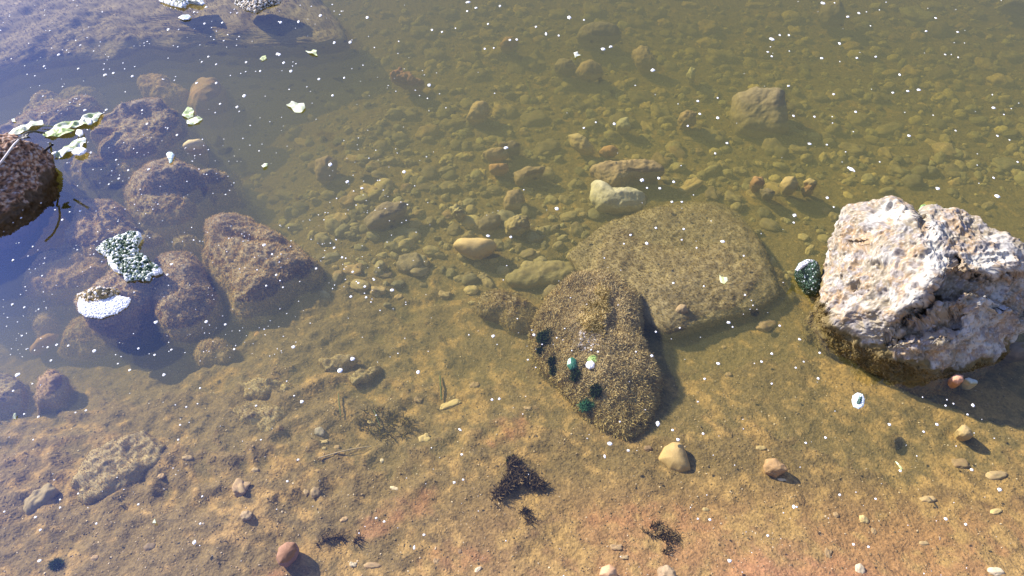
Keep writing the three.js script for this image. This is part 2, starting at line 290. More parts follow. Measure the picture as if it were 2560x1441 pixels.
const caster = new THREE.Raycaster();
function heightOn(thing, px, py, fallback) { scene.updateMatrixWorld(true); const m = []; thing.traverse((c) => { if (c.isMesh && !c.isInstancedMesh) m.push(c); }); caster.set(EYE, sight(px, py)); const hit = caster.intersectObjects(m, false)[0]; return hit ? hit.point.y : fallback; }
// ------------------------------------------------------------------ the white boulder
{
  const o = [[2064, 700], [2076, 640], [2086, 590], [2098, 545], [2120, 522], [2180, 519], [2235, 503], [2268, 520], [2292, 545], [2320, 527], [2400, 535], [2450, 555], [2500, 590], [2548, 632], [2578, 690], [2600, 760], [2588, 830], [2530, 862], [2512, 925], [2460, 972], [2380, 994], [2300, 986], [2200, 950], [2130, 908], [2060, 890], [2016, 856], [2010, 820], [2034, 785], [2058, 745]];
  const color = (x, y, z) => {
    const a = 0.5 + 0.5 * fbm(x * 6, y * 6, z * 6, 3), b = 0.5 + 0.5 * fbm(x * 26 + 5, y * 26, z * 26, 4), s = 0.5 + 0.5 * fbm(x * 110, y * 110, z * 110, 2), e = 0.5 + 0.5 * fbm(x * 12 + 9, y * 12, z * 12, 3);
    let c = mix3([0.49, 0.465, 0.385], [0.29, 0.245, 0.165], sstep(a, 0.36, 0.54));
    c = mix3(c, [0.34, 0.23, 0.12], 0.8 * sstep(e * 0.55 + b * 0.45, 0.47, 0.58));
    c = mix3(c, [0.25, 0.245, 0.235], 0.7 * sstep(b, 0.54, 0.66)); c = mix3(c, [0.13, 0.105, 0.085], 0.75 * sstep(s, 0.66, 0.80)); c = mix3(c, [0.62, 0.57, 0.5], 0.5 * sstep(1 - s, 0.64, 0.78));
    const line = y - 0.022 - 0.04 * fbm(x * 12, 4, z * 12, 3);          // weed grows up to a ragged line
    c = mix3(c, mix3([0.10, 0.077, 0.032], [0.23, 0.175, 0.075], b), 1 - sstep(line, -0.008, 0.006));
    return c;
  };
  const pits = (x, y, z) => { const wx = x + 0.012 * simplex(x * 30, y * 30, z * 30), [d, id] = worley(wx * 24, y * 24, z * 24), [e, ie] = worley(wx * 70, y * 70, z * 70), [f] = worley(x * 8, y * 8, z * 8); return (id > 0.86 ? -0.016 * (1 - sstep(d, 0.1, 0.40)) : 0) + (ie > 0.72 ? -0.006 * (1 - sstep(e, 0.1, 0.5)) : 0) + 0.010 * ridge(x * 6.5, y * 6.5, z * 6.5, 3) + 0.0055 * ridge(x * 26, y * 34, z * 26, 3); };
  const s = stone({ o, y: 0.055, lean: 0.14, f: 0.19, b: 0.20, k: 2.6, n: 160, faces: [[-0.35, 0.35, 0.87, 0.165, 0.9], [-0.85, 0.1, 0.5, 0.245, 0.8], [0.50, -0.52, 0.69, 0.115, 0.75], [0.45, 0.45, 0.77, 0.165, 0.85], [-0.3, -0.6, 0.74, 0.175, 0.7], [0.8, -0.2, 0.56, 0.24, 0.5]], rough: [[0.25, 0.012], [0.09, 0.010]], color, extra: pits,
    feats: [[2170, 610, 110, 80, 0, 0.03], [2325, 685, 60, 60, 30, 0.05], [2255, 548, 26, 10, -30, -0.04], [2460, 830, 36, 45, 0, 0.045], [2400, 912, 110, 26, -6, 0.04], [2480, 600, 70, 40, 40, 0.02]],
    cuts: [[[[2338, 715], [2378, 668], [2392, 650], [2406, 690], [2470, 702], [2540, 684], [2620, 690], [2620, 810], [2530, 805], [2500, 778], [2450, 772], [2400, 800], [2330, 800], [2270, 810], [2310, 760]], -0.105, 0.014], [[[2205, 862], [2250, 815], [2330, 818], [2400, 812], [2440, 832], [2447, 880], [2380, 888], [2300, 876], [2240, 884]], -0.075, 0.012], [[[1990, 770], [2046, 742], [2070, 795], [2125, 862], [2190, 892], [2250, 925], [2230, 970], [1990, 920]], -0.07, 0.02], [[[2278, 540], [2300, 545], [2314, 582], [2296, 586], [2272, 562]], -0.12, 0.014], [[[2104, 606], [2124, 598], [2140, 612], [2120, 622]], -0.05, 0.01], [[[2136, 738], [2150, 730], [2154, 744], [2142, 750]], -0.04, 0.01]] });
  const g = new THREE.Group(); g.position.copy(s.position); s.position.set(0, 0, 0); s.name = 'stone'; g.add(s);
  const foot = s.clone(); foot.position.copy(g.position);
  g.add(scatter(foot, 26000, tuft, M.fuzz, 'algae_fuzz', { palette: fuzzOn([0.15, 0.11, 0.045], [0.30, 0.225, 0.10]), keep: (x, y, z) => y < 0.006 + 0.02 * fbm(x * 12, 4, z * 12, 2) }));
  add(g, 'boulder', 'large pitted white and tan boulder standing out of the water', 'boulder');
}
// ------------------------------------------------------------------ the reddish rock cut by the frame
{
  const o = [[-220, 330], [-100, 318], [0, 345], [50, 350], [98, 364], [124, 398], [132, 432], [126, 470], [108, 518], [80, 566], [42, 606], [0, 630], [-90, 655], [-240, 640], [-320, 500]];
  const color = (x, y, z) => { const a = 0.5 + 0.5 * fbm(x * 16, y * 16, z * 16, 3), b = 0.5 + 0.5 * fbm(x * 70, y * 70, z * 70, 2); let c = mix3([0.24, 0.125, 0.075], [0.40, 0.25, 0.17], a); c = mix3(c, [0.62, 0.58, 0.52], 0.6 * sstep(b, 0.56, 0.74)); c = mix3(c, [0.05, 0.04, 0.035], 0.85 * sstep(1 - b, 0.54, 0.70)); const e = y - 0.03 - 0.03 * fbm(x * 14, 2, z * 14, 2); return mix3(c, mix3([0.085, 0.06, 0.038], [0.16, 0.11, 0.07], b), 1 - sstep(e, -0.006, 0.006)); };  // turns darker brown below a ragged line near the foot
  const crust = (x, y, z) => { const [d] = worley(x * 55, y * 55, z * 55); return 0.010 * (0.6 - d) + 0.010 * ridge(x * 24, y * 24, z * 24, 3); };
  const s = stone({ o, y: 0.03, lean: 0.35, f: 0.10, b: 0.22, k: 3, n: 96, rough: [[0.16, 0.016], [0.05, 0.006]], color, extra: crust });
  add(s, 'shore_rock', 'crusty reddish brown rock with darker lower flank, cut by the photo edge', 'rock');
  const q = (px, py, y) => atHeight(px, py, y);
  const g = new THREE.Group(), st = tube([q(-10, 420, 0.15), q(12, 392, 0.155), q(34, 362, 0.15), q(46, 350, 0.135)], 0.0032, M.stem); st.name = 'pale_stem';
  const bl = tube([q(40, 352, 0.135), q(56, 340, 0.12), q(68, 332, 0.10), q(84, 329, 0.07), q(110, 333, 0.02)], 0.0034, M.twig); bl.name = 'dark_stem';
  const fl = pad([[46, 350], [56, 338], [72, 333], [66, 341], [78, 346], [60, 349]], 0.14, { thick: 0.003, color: () => [0.02, 0.018, 0.016], curl: 0.004 }); fl.name = 'withered_leaf';
  g.add(st, bl, fl); add(g, 'twig', 'thin pale and black twig bent over the reddish rock', 'twig');
  const t2 = tube([q(112, 376, 0.10), q(121, 369, 0.115), q(130, 362, 0.13)], 0.004, M.twig, 8); add(t2, 'twig', 'short black stub sticking out of the reddish rock', 'twig');
}
// ------------------------------------------------------------------ stones under water
const LEFT = 'silt covered rocks in the shaded pool';
siltedStone([[-260, -70], [100, -90], [400, -80], [700, -60], [800, -10], [832, 40], [872, 95], [815, 118], [720, 108], [640, 124], [540, 104], [450, 126], [360, 112], [280, 146], [150, 150], [60, 168], [-60, 205], [-280, 160]], 'broad flat silt covered slab along the upper left with two dry tips', null,
  { name: 'submerged_slab', plain: 1, top: 0.0, fz: 1.0, dark: 0.8, y: -0.075, lean: 0.94, f: 0.055, b: 0.12, k: 4, n: 96, rough: [[0.3, 0.020], [0.08, 0.008], [0.02, 0.002]], feats: [[640, 4, 55, 26, 0, 0.03], [455, 2, 45, 14, 0, 0.025], [760, 85, 100, 30, -20, -0.015]] }, 26000);
siltedStone([[222, 338], [300, 288], [345, 256], [400, 252], [446, 282], [456, 306], [430, 352], [405, 395], [372, 424], [310, 424], [256, 402], [249, 372], [300, 350]], 'silt covered rock shaped like an axe head with pale ridge', LEFT, { fz: 2.1,  y: -0.10, lean: 0.55, f: 0.06, b: 0.16, k: 2.6, n: 64, feats: [[300, 300, 110, 18, -25, 0.03], [330, 395, 60, 25, 0, 0.03]] }, 7000);
siltedStone([[296, 486], [318, 440], [360, 398], [400, 380], [438, 381], [470, 402], [520, 416], [568, 426], [572, 446], [540, 452], [500, 468], [478, 508], [466, 540], [425, 566], [362, 560], [312, 530]], 'silt covered rock with a pointed wing reaching to the open water', LEFT, { fz: 2.1,  y: -0.07, lean: 0.5, f: 0.07, b: 0.18, k: 2.6, n: 72, feats: [[400, 450, 80, 60, 0, 0.035], [480, 470, 40, 30, 0, -0.05], [520, 430, 60, 14, -10, 0.02]] }, 9000);
siltedStone([[186, 566], [200, 522], [250, 505], [308, 524], [334, 560], [344, 604], [310, 642], [240, 652], [170, 640]], 'brown rounded rock behind the green scum mat', LEFT, { fz: 2.1,  y: -0.11, lean: 0.5, f: 0.06, b: 0.14, n: 56, red: 0.25 }, 6000);
siltedStone([[62, 690], [110, 650], [170, 624], [260, 616], [330, 655], [312, 706], [240, 742], [150, 752], [72, 738]], 'low reddish brown rock left of the green scum mat', LEFT, { fz: 2.1,  y: -0.14, lean: 0.6, f: 0.05, b: 0.12, n: 56, red: 0.45 }, 6000);
siltedStone([[500, 572], [514, 536], [572, 522], [622, 538], [700, 572], [760, 612], [798, 650], [796, 684], [735, 712], [690, 750], [640, 786], [600, 791], [580, 770], [566, 728], [522, 682], [504, 636]], 'heart shaped silt covered rock, largest of the shaded pool', LEFT, { fz: 2.1,  y: -0.075, lean: 0.45, f: 0.085, b: 0.2, k: 2.7, n: 84, feats: [[560, 560, 60, 40, 0, 0.03], [600, 600, 90, 8, 12, -0.018], [560, 690, 40, 30, 30, -0.02], [700, 650, 90, 40, 25, 0.02], [620, 720, 60, 40, 0, 0.02]] }, 13000);
siltedStone([[384, 640], [420, 618], [462, 622], [494, 648], [512, 690], [532, 730], [537, 764], [508, 802], [452, 830], [400, 828], [386, 780], [384, 720]], 'tall silt covered rock between the heart shaped rock and the foam', LEFT, { fz: 2.1,  y: -0.07, lean: 0.4, f: 0.08, b: 0.2, n: 64 }, 8000);
{ // rock whose crusted tip stands out of the water
  const g = siltedStone([[196, 770], [220, 722], [280, 680], [340, 660], [385, 694], [390, 730], [362, 756], [326, 778], [280, 802], [222, 804]], 'brown rock with pale granular tip above the water ringed by foam', LEFT, { fz: 2.1,  y: -0.045, lean: 0.5, top: 0.030, f: 0.03, b: 0.16, n: 60, feats: [[264, 766, 60, 28, -8, 0.06]] }, 4000);
  const s = g.children.find((c) => c.name === 'stone').clone(); s.position.copy(g.position);
  g.add(scatter(s, 5200, grain, mat([1, 1, 1], 0.7), 'granular_crust', { scale: [0.0025, 0.0055], keep: (x, y) => y > -0.002, palette: (k, p) => p < 0.2 ? [0.08, 0.06, 0.035] : p < 0.55 ? [0.62, 0.55, 0.44] : p < 0.8 ? [0.42, 0.31, 0.15] : [0.72, 0.70, 0.66], tilt: 1 })); shadows(g);
}
siltedStone([[0, 336], [56, 296], [140, 262], [205, 246], [246, 256], [240, 278], [196, 304], [126, 336], [40, 356], [-30, 356]], 'long brown rock lying behind the floating pale leaves', LEFT, { fz: 2.1,  y: -0.10, lean: 0.7, f: 0.04, b: 0.12, n: 52 }, 5000);
siltedStone([[62, 300], [86, 262], [120, 236], [150, 246], [176, 270], [130, 300], [80, 330]], 'pale brown rock tucked behind the long brown rock', LEFT, { fz: 2.1,  y: -0.15, lean: 0.6, f: 0.05, b: 0.1, n: 40, dark: 1.15 }, 2500);
siltedStone([[152, 248], [170, 226], [205, 220], [246, 232], [254, 252], [220, 262], [170, 268]], 'dim rounded rock under the dark band of shade', LEFT, { fz: 2.1,  y: -0.19, lean: 0.6, f: 0.04, b: 0.1, n: 36, dark: 0.9 }, 1500);
siltedStone([[345, 212], [382, 198], [408, 200], [440, 218], [470, 236], [462, 262], [420, 268], [378, 250], [350, 232]], 'reddish angular rock beside the round reddish cobble', LEFT, { fz: 2.1,  y: -0.18, lean: 0.5, f: 0.05, b: 0.1, n: 40, red: 0.6 }, 1500);
siltedStone([[470, 262], [482, 226], [512, 206], [545, 205], [562, 226], [560, 258], [530, 282], [494, 284]], 'round reddish cobble in the shade below the flat slab', LEFT, { fz: 2.1,  y: -0.17, lean: 0.3, f: 0.06, b: 0.1, k: 2, flat: 2, n: 40, red: 0.8, rough: [[0.08, 0.004]] }, 0);
siltedStone([[160, 424], [196, 394], [240, 398], [272, 416], [270, 442], [222, 474], [186, 456]], 'small wedge shaped rock beside the reddish rock', LEFT, { fz: 2.1,  y: -0.13, lean: 0.6, f: 0.04, b: 0.12, n: 40 }, 2500);
siltedStone([[268, 424], [310, 416], [344, 420], [340, 440], [300, 452], [274, 444]], 'small brown stone under the axe head rock', LEFT, { fz: 2.1,  y: -0.13, lean: 0.6, f: 0.03, b: 0.1, n: 32 }, 1500);
siltedStone([[350, 600], [372, 592], [404, 594], [414, 606], [390, 622], [356, 624]], 'small brown cobble right of the green scum mat', LEFT, { fz: 2.1,  y: -0.12, lean: 0.4, f: 0.03, b: 0.08, n: 28 }, 800);
siltedStone([[428, 606], [452, 596], [484, 602], [500, 618], [470, 630], [432, 622]], 'flat brown cobble behind the tall silted rock', LEFT, { fz: 2.1,  y: -0.13, lean: 0.5, f: 0.025, b: 0.08, n: 28 }, 800);
siltedStone([[505, 470], [560, 438], [600, 456], [604, 492], [560, 506], [518, 500]], 'dark lump in the shade right of the winged rock', LEFT, { fz: 2.1,  y: -0.22, lean: 0.6, f: 0.04, b: 0.08, n: 32, dark: 0.9 }, 1000);
siltedStone([[80, 780], [112, 764], [140, 790], [150, 830], [110, 850], [84, 826]], 'pale brown stone below the low reddish brown rock', LEFT, { fz: 2.1,  y: -0.19, lean: 0.5, f: 0.04, b: 0.1, n: 32, red: 0.3 }, 800);
siltedStone([[150, 880], [190, 812], [250, 800], [292, 834], [290, 880], [230, 900], [180, 900]], 'soft silt covered mound below the foam ringed tip', LEFT, { fz: 2.1,  y: -0.19, lean: 0.7, f: 0.05, b: 0.1, n: 40 }, 3000);
siltedStone([[492, 888], [506, 868], [560, 864], [584, 884], [576, 914], [530, 922], [498, 910]], 'rounded brown cobble at the near edge of the dark shade', LEFT, { fz: 2.1,  y: -0.14, lean: 0.4, f: 0.035, b: 0.08, k: 2.1, n: 32, red: 0.3 }, 1200);
siltedStone([[-40, 960], [20, 948], [66, 966], [82, 1010], [70, 1050], [10, 1068], [-50, 1050]], 'big smooth brown stone at the photo edge in the shallows', 'stones on the near shelf', { fz: 1.7, ts: [0.2, 0.45], y: -0.134, lean: 0.4, f: 0.06, b: 0.1, n: 44 }, 3000);
siltedStone([[96, 1000], [108, 956], [140, 940], [172, 960], [178, 1000], [158, 1036], [118, 1040], [100, 1060]], 'reddish brown rounded stone on the near silty shelf', 'stones on the near shelf', { fz: 1.7, ts: [0.2, 0.45], y: -0.124, lean: 0.4, f: 0.05, b: 0.1, k: 2.1, n: 40, red: 0.6 }, 2000);
siltedStone([[236, 1128], [320, 1086], [390, 1098], [418, 1116], [404, 1150], [356, 1208], [300, 1246], [220, 1256], [186, 1210]], 'flat silted stone casting a dark strip of shade on the near shelf', 'stones on the near shelf', { fz: 1.7, ts: [0.2, 0.45], y: -0.069, lean: 0.85, f: 0.022, b: 0.07, k: 4, n: 48, dark: 1.35 }, 4000);
siltedStone([[600, 962], [640, 952], [720, 958], [738, 974], [730, 1000], [660, 1004], [610, 1000]], 'long flat stone on the near silty shelf', 'stones on the near shelf', { fz: 1.7, ts: [0.2, 0.45], y: -0.109, lean: 0.8, f: 0.02, b: 0.06, k: 3.5, n: 36, dark: 1.3 }, 2000);
siltedStone([[590, 1030], [640, 1010], [700, 1016], [720, 1050], [690, 1090], [620, 1090]], 'wide low mound of silted stone on the near shelf', 'stones on the near shelf', { fz: 1.7, ts: [0.2, 0.45], y: -0.099, lean: 0.9, f: 0.02, b: 0.05, k: 3, n: 32, dark: 1.3 }, 2500);
siltedStone([[56, 1250], [90, 1226], [130, 1214], [146, 1232], [110, 1270], [70, 1290], [58, 1276]], 'pale yellowish oblong stone in the near corner', 'stones on the near shelf', { fz: 1.7, ts: [0.2, 0.45], y: -0.064, lean: 0.6, f: 0.02, b: 0.05, k: 2.4, n: 32, color: (x, y, z) => mix3([0.34, 0.27, 0.15], [0.26, 0.20, 0.11], 0.5 + 0.5 * fbm(x * 30, y * 30, z * 30, 2)) }, 0);
siltedStone([[800, 900], [860, 894], [884, 904], [850, 936], [806, 938]], 'thin dark edged ledge stone under the twin foam flecks', 'stones on the near shelf', { fz: 1.7, ts: [0.2, 0.45], y: -0.104, lean: 0.9, f: 0.016, b: 0.05, k: 4, n: 28, dark: 1.2 }, 900);
siltedStone([[872, 946], [900, 924], [946, 916], [952, 930], [918, 956], [884, 962]], 'thin leaf shaped ledge stone on the near shelf', 'stones on the near shelf', { fz: 1.7, ts: [0.2, 0.45], y: -0.099, lean: 0.9, f: 0.016, b: 0.05, k: 4, n: 28, dark: 1.2 }, 900);
// the flat slab and the mossy rock in the middle
const oliveFuzz = fuzzOn([0.14, 0.106, 0.04], [0.265, 0.20, 0.08]);
const oliveSlab = siltedStone([[1412, 634], [1500, 572], [1600, 530], [1700, 506], [1790, 508], [1850, 530], [1896, 596], [1926, 676], [1952, 742], [1900, 772], [1800, 802], [1664, 836], [1622, 806], [1560, 760], [1470, 700]], 'broad flat olive slab behind the mossy rock', null, { name: 'submerged_slab', plain: 1, ts: [0.22, 0.5], y: -0.10, lean: 1.13, f: 0.03, b: 0.10, k: 5, n: 84, fz: 1.1, dark: 1.0, rough: [[0.3, 0.012], [0.05, 0.004], [0.015, 0.002]] }, 22000, oliveFuzz);
siltedStone([[1840, 640], [1890, 620], [1930, 660], [1985, 745], [1960, 770], [1900, 775], [1850, 720]], 'low olive ledge stepping down beside the broad olive slab', null, { name: 'submerged_slab', y: -0.125, lean: 0.95, f: 0.02, b: 0.06, k: 4, n: 40, dark: 0.95 }, 4000, oliveFuzz);
let mossyRock;
{
  const g = mossyRock = siltedStone([[1328, 836], [1338, 784], [1372, 742], [1400, 715], [1420, 690], [1470, 688], [1500, 684], [1556, 700], [1592, 730], [1604, 780], [1600, 850], [1624, 900], [1644, 962], [1632, 1022], [1604, 1078], [1566, 1104], [1510, 1078], [1446, 1024], [1384, 954], [1342, 906]], 'mossy brown rock in the middle, its pale crest just breaking the surface', null,
    { name: 'mossy_rock', ts: [0.5, 1.1], plain: 1, flat: 2.6, top: 0.010, y: -0.07, lean: 0.9, f: 0.055, b: 0.16, k: 2.5, n: 96, dark: 1.05, fz: 1.45, rough: [[0.14, 0.012], [0.04, 0.005], [0.015, 0.002]], feats: [[1500, 780, 34, 110, 8, 0.012], [1470, 850, 30, 30, 0, 0.018], [1560, 880, 70, 110, 0, 0.006], [1530, 820, 16, 80, 0, -0.022], [1400, 850, 60, 60, 0, -0.006]] }, 30000, fuzzOn([0.13, 0.10, 0.042], [0.30, 0.235, 0.105], [0.03, 0.024, 0.012]));
  const s = g.children.find((c) => c.name === 'stone').clone(); s.position.copy(g.position); const mid = atHeight(1467, 852, heightOn(g, 1467, 852, 0));
  g.add(scatter(s, 26000, grain, mat([1, 1, 1], 0.6), 'pale_crust', { scale: [0.0025, 0.0052], keep: (x, y, z) => Math.hypot((x - mid.x) / 0.042, (z - mid.z) / 0.034) < 1 - 0.5 * rnd(), palette: (k, p) => p < 0.5 ? [0.66, 0.58, 0.46] : p < 0.8 ? [0.45, 0.34, 0.21] : [0.75, 0.72, 0.68], tilt: 1 })); shadows(g);
}
// named stones out in the open gravel
const paint = (a, b, fr = 26) => (x, y, z) => { const t = 0.5 + 0.5 * fbm(x * fr, y * fr, z * fr, 3), s = simplex(x * 210, y * 210, z * 210); return mix3(a, b, t).map((v) => v * (1 + 0.10 * s)); };
const PALE = [[0.52, 0.465, 0.32], [0.42, 0.375, 0.245]], YEL = [[0.56, 0.42, 0.21], [0.50, 0.36, 0.16]], TAN = [[0.37, 0.27, 0.155], [0.28, 0.20, 0.115]], OLV = [[0.23, 0.18, 0.11], [0.165, 0.13, 0.078]], RED = [[0.36, 0.19, 0.115], [0.27, 0.14, 0.085]], ORG = [[0.46, 0.27, 0.13], [0.38, 0.22, 0.11]], BRN = [[0.19, 0.14, 0.09], [0.14, 0.10, 0.065]], GRY = [[0.28, 0.24, 0.17], [0.21, 0.18, 0.13]];
function openStone(o, label, col, opt = {}, name = 'stone') { const s = stone({ o, color: paint(...col), soft: 40, lean: 0.35, f: 0.035, b: 0.06, k: 2.2, n: 40, rough: [[0.06, 0.005], [0.02, 0.0015]], ...opt }); return add(s, name, label, 'stone', opt.group); }
openStone([[1477, 456], [1498, 449], [1528, 474], [1575, 470], [1608, 484], [1617, 508], [1602, 526], [1556, 532], [1492, 527], [1476, 504]], 'pale greenish two lobed stone in open gravel', PALE, { y: -0.12, f: 0.05, n: 48 });
openStone([[1468, 424], [1496, 411], [1560, 409], [1640, 408], [1664, 418], [1660, 434], [1620, 440], [1584, 440], [1556, 456], [1530, 466], [1490, 448]], 'flat tan ledge stone leaning behind the pale two lobed stone', TAN, { y: -0.125, lean: 0.75, f: 0.03, b: 0.05, k: 3.4, n: 48, rough: [[0.08, 0.008], [0.02, 0.003]] });
openStone([[1130, 614], [1146, 598], [1196, 596], [1232, 600], [1243, 614], [1232, 632], [1204, 646], [1182, 647], [1150, 632]], 'smooth bright yellow oval cobble in the middle of the gravel', YEL, { y: -0.105, f: 0.035, k: 2.1, rough: [[0.07, 0.002]], n: 40 });
openStone([[1645, 1150], [1660, 1118], [1684, 1107], [1704, 1110], [1718, 1138], [1729, 1178], [1706, 1187], [1672, 1178]], 'bright tan three cornered cobble below the mossy rock', [[0.52, 0.37, 0.17], [0.44, 0.31, 0.14]], { y: -0.07, f: 0.028, k: 2.1, rough: [[0.05, 0.002]], n: 40 });
openStone([[1834, 244], [1880, 222], [1958, 226], [1968, 276], [1978, 330], [1900, 346], [1842, 336], [1826, 290]], 'big blocky olive stone standing in the far gravel', OLV.map((c) => c.map((v) => v * 1.35)), { y: -0.16, f: 0.06, b: 0.12, k: 3, n: 52, rough: [[0.12, 0.01], [0.03, 0.003]] });
siltedStone([[1182, 772], [1210, 738], [1262, 730], [1312, 752], [1342, 778], [1322, 826], [1280, 834], [1242, 800], [1200, 792]], 'weedy brown lump just left of the mossy rock', null, { fz: 1.4, dark: 1.2, y: -0.10, lean: 0.9, f: 0.03, b: 0.06, k: 2.4, flat: 2.4, n: 48, rough: [[0.06, 0.008], [0.02, 0.003]] }, 4000, oliveFuzz);
openStone([[1262, 690], [1300, 668], [1380, 652], [1430, 656], [1440, 684], [1400, 706], [1320, 716], [1270, 712]], 'flat yellowish olive stone between the yellow cobble and mossy rock', [[0.30, 0.24, 0.11], [0.21, 0.17, 0.085]], { y: -0.12, lean: 0.85, f: 0.02, b: 0.06, k: 3, n: 44 });
openStone([[1192, 252], [1218, 256], [1224, 282], [1210, 304], [1180, 308], [1162, 298], [1174, 284], [1180, 264]], 'pear shaped tan stone in the far gravel', TAN.map((c) => c.map((v) => v * 1.3)), { y: -0.18, f: 0.04 });
openStone([[1418, 338], [1440, 334], [1466, 346], [1486, 374], [1484, 386], [1456, 384], [1430, 364]], 'oblong pale yellow stone lying askew in far gravel', [[0.52, 0.40, 0.21], [0.40, 0.30, 0.16]], { y: -0.155, f: 0.035 });
openStone([[1494, 380], [1508, 368], [1534, 364], [1548, 374], [1538, 386], [1510, 390]], 'small tan stone right of the oblong pale yellow stone', ORG, { y: -0.155, f: 0.02, n: 28 });
openStone([[1202, 384], [1232, 368], [1266, 370], [1274, 388], [1252, 404], [1222, 404]], 'rounded olive tan stone with a foam fleck above it', TAN, { y: -0.165, f: 0.03 });
openStone([[1243, 360], [1280, 352], [1302, 362], [1300, 384], [1276, 388]], 'brown stone leaning on the rounded olive tan stone', OLV, { y: -0.165, f: 0.03, n: 28 });
openStone([[1262, 556], [1290, 538], [1320, 544], [1324, 570], [1300, 588], [1266, 584]], 'mottled yellowish round stone above the yellow cobble', [[0.40, 0.31, 0.14], [0.24, 0.19, 0.09]], { y: -0.12, f: 0.03, rough: [[0.03, 0.006]] });
openStone([[1122, 522], [1140, 512], [1154, 520], [1166, 540], [1150, 548], [1136, 540]], 'knobbly yellow speckled stone in the gravel', [[0.48, 0.40, 0.20], [0.22, 0.18, 0.09]], { y: -0.125, f: 0.025, n: 30, rough: [[0.02, 0.006]] });
openStone([[1192, 556], [1220, 536], [1252, 540], [1248, 562], [1224, 576], [1200, 576]], 'dull olive flat stone above the yellow cobble', OLV, { y: -0.135, lean: 0.7, f: 0.02, n: 30 });
openStone([[1268, 476], [1300, 474], [1312, 500], [1300, 524], [1262, 524], [1256, 510]], 'tan blocky stone with a dark notch', TAN, { y: -0.145, f: 0.025, n: 30 });
openStone([[970, 184], [1000, 172], [1030, 190], [1062, 206], [1050, 226], [1030, 222], [1012, 200], [984, 200]], 'reddish jagged stone at the rim of the dark shade', RED, { y: -0.17, f: 0.03, rough: [[0.04, 0.01]] });
openStone([[1284, 432], [1320, 420], [1366, 416], [1360, 428], [1320, 440], [1306, 458], [1290, 456]], 'curved tan stone in the middle gravel', TAN, { y: -0.145, lean: 0.6, f: 0.02, n: 34 });
openStone([[1224, 412], [1268, 408], [1274, 428], [1244, 434], [1222, 430]], 'square tan stone in the middle gravel', ORG, { y: -0.15, f: 0.02, n: 30 });
openStone([[1694, 300], [1704, 282], [1724, 275], [1740, 286], [1740, 306], [1722, 320], [1700, 318]], 'hollowed brownish pink cobble left of the blocky olive stone', [[0.38, 0.27, 0.15], [0.26, 0.18, 0.11]], { y: -0.16, f: 0.035, rough: [[0.04, 0.008]] });
openStone([[1540, 308], [1550, 296], [1570, 296], [1577, 320], [1560, 328], [1542, 320]], 'pale yellow green angular stone in far gravel', PALE, { y: -0.165, f: 0.02, n: 26, k: 3 });
openStone([[1716, 186], [1726, 168], [1740, 172], [1738, 192], [1728, 202]], 'pale yellow pebble with pointed top in far gravel', PALE, { y: -0.19, f: 0.02, n: 26 });
openStone([[1948, 462], [1962, 444], [1988, 442], [1998, 460], [1984, 480], [1958, 480]], 'round yellow cobble, largest of the trio behind the boulder', YEL.map((c) => c.map((v) => v * 0.8)), { y: -0.115, f: 0.03, k: 2.05, rough: [[0.05, 0.003]] });
openStone([[1876, 458], [1886, 442], [1906, 444], [1912, 458], [1896, 472], [1880, 470]], 'round brownish cobble left of the round yellow cobble', ORG.map((c) => c.map((v) => v * 0.8)), { y: -0.115, f: 0.025, n: 28 });
openStone([[2010, 456], [2024, 449], [2042, 454], [2042, 464], [2022, 468]], 'small yellow stone capping a tan pebble', YEL.map((c) => c.map((v) => v * 0.8)), { y: -0.105, f: 0.015, n: 24 });
openStone([[2006, 470], [2020, 464], [2034, 466], [2032, 482], [2012, 484]], 'tan pebble under the small yellow stone', ORG.map((c) => c.map((v) => v * 0.7)), { y: -0.12, f: 0.018, n: 24 });
openStone([[1900, 476], [1922, 470], [1938, 480], [1930, 496], [1906, 494]], 'grey olive stone below the round yellow cobble', OLV, { y: -0.12, f: 0.018, n: 24 });
openStone([[690, 1394], [696, 1370], [716, 1356], [738, 1358], [748, 1376], [740, 1400], [718, 1420], [698, 1414]], 'smooth reddish brown cobble near the bottom edge', [[0.30, 0.17, 0.105], [0.25, 0.14, 0.09]], { y: -0.012, f: 0.026, b: 0.03, k: 2.1, rough: [[0.05, 0.0015]] });
openStone([[1497, 1440], [1504, 1420], [1524, 1412], [1542, 1424], [1546, 1445], [1520, 1456]], 'bright orange cream cobble at the bottom edge', [[0.62, 0.40, 0.22], [0.44, 0.24, 0.12]], { y: -0.008, f: 0.02, b: 0.03, k: 2.1, n: 32, rough: [[0.05, 0.002]] });
openStone([[1640, 1450], [1648, 1424], [1670, 1416], [1690, 1430], [1692, 1452], [1664, 1460]], 'buried brown cobble right of the orange cream cobble', TAN, { y: -0.012, f: 0.016, b: 0.03, n: 30 });
openStone([[1906, 1168], [1916, 1150], [1936, 1150], [1966, 1164], [1970, 1178], [1940, 1192], [1912, 1186]], 'two toned tan stone on the sand left of the near corner', [[0.46, 0.29, 0.14], [0.30, 0.19, 0.10]], { y: -0.05, f: 0.016, n: 34 });
openStone([[2390, 1078], [2408, 1066], [2428, 1076], [2434, 1090], [2412, 1098], [2394, 1092]], 'tan cobble at the rim of the boulder shadow', YEL.map((c) => c.map((v) => v * 0.85)), { y: -0.05, f: 0.018, n: 30 });
openStone([[1688, 776], [1700, 760], [1716, 764], [1722, 780], [1706, 790], [1692, 788]], 'small tan cobble resting on the broad olive slab', TAN.map((c) => c.map((v) => v * 1.15)), { y: heightOn(oliveSlab, 1705, 775, -0.066) + 0.002, f: 0.012, n: 26 });
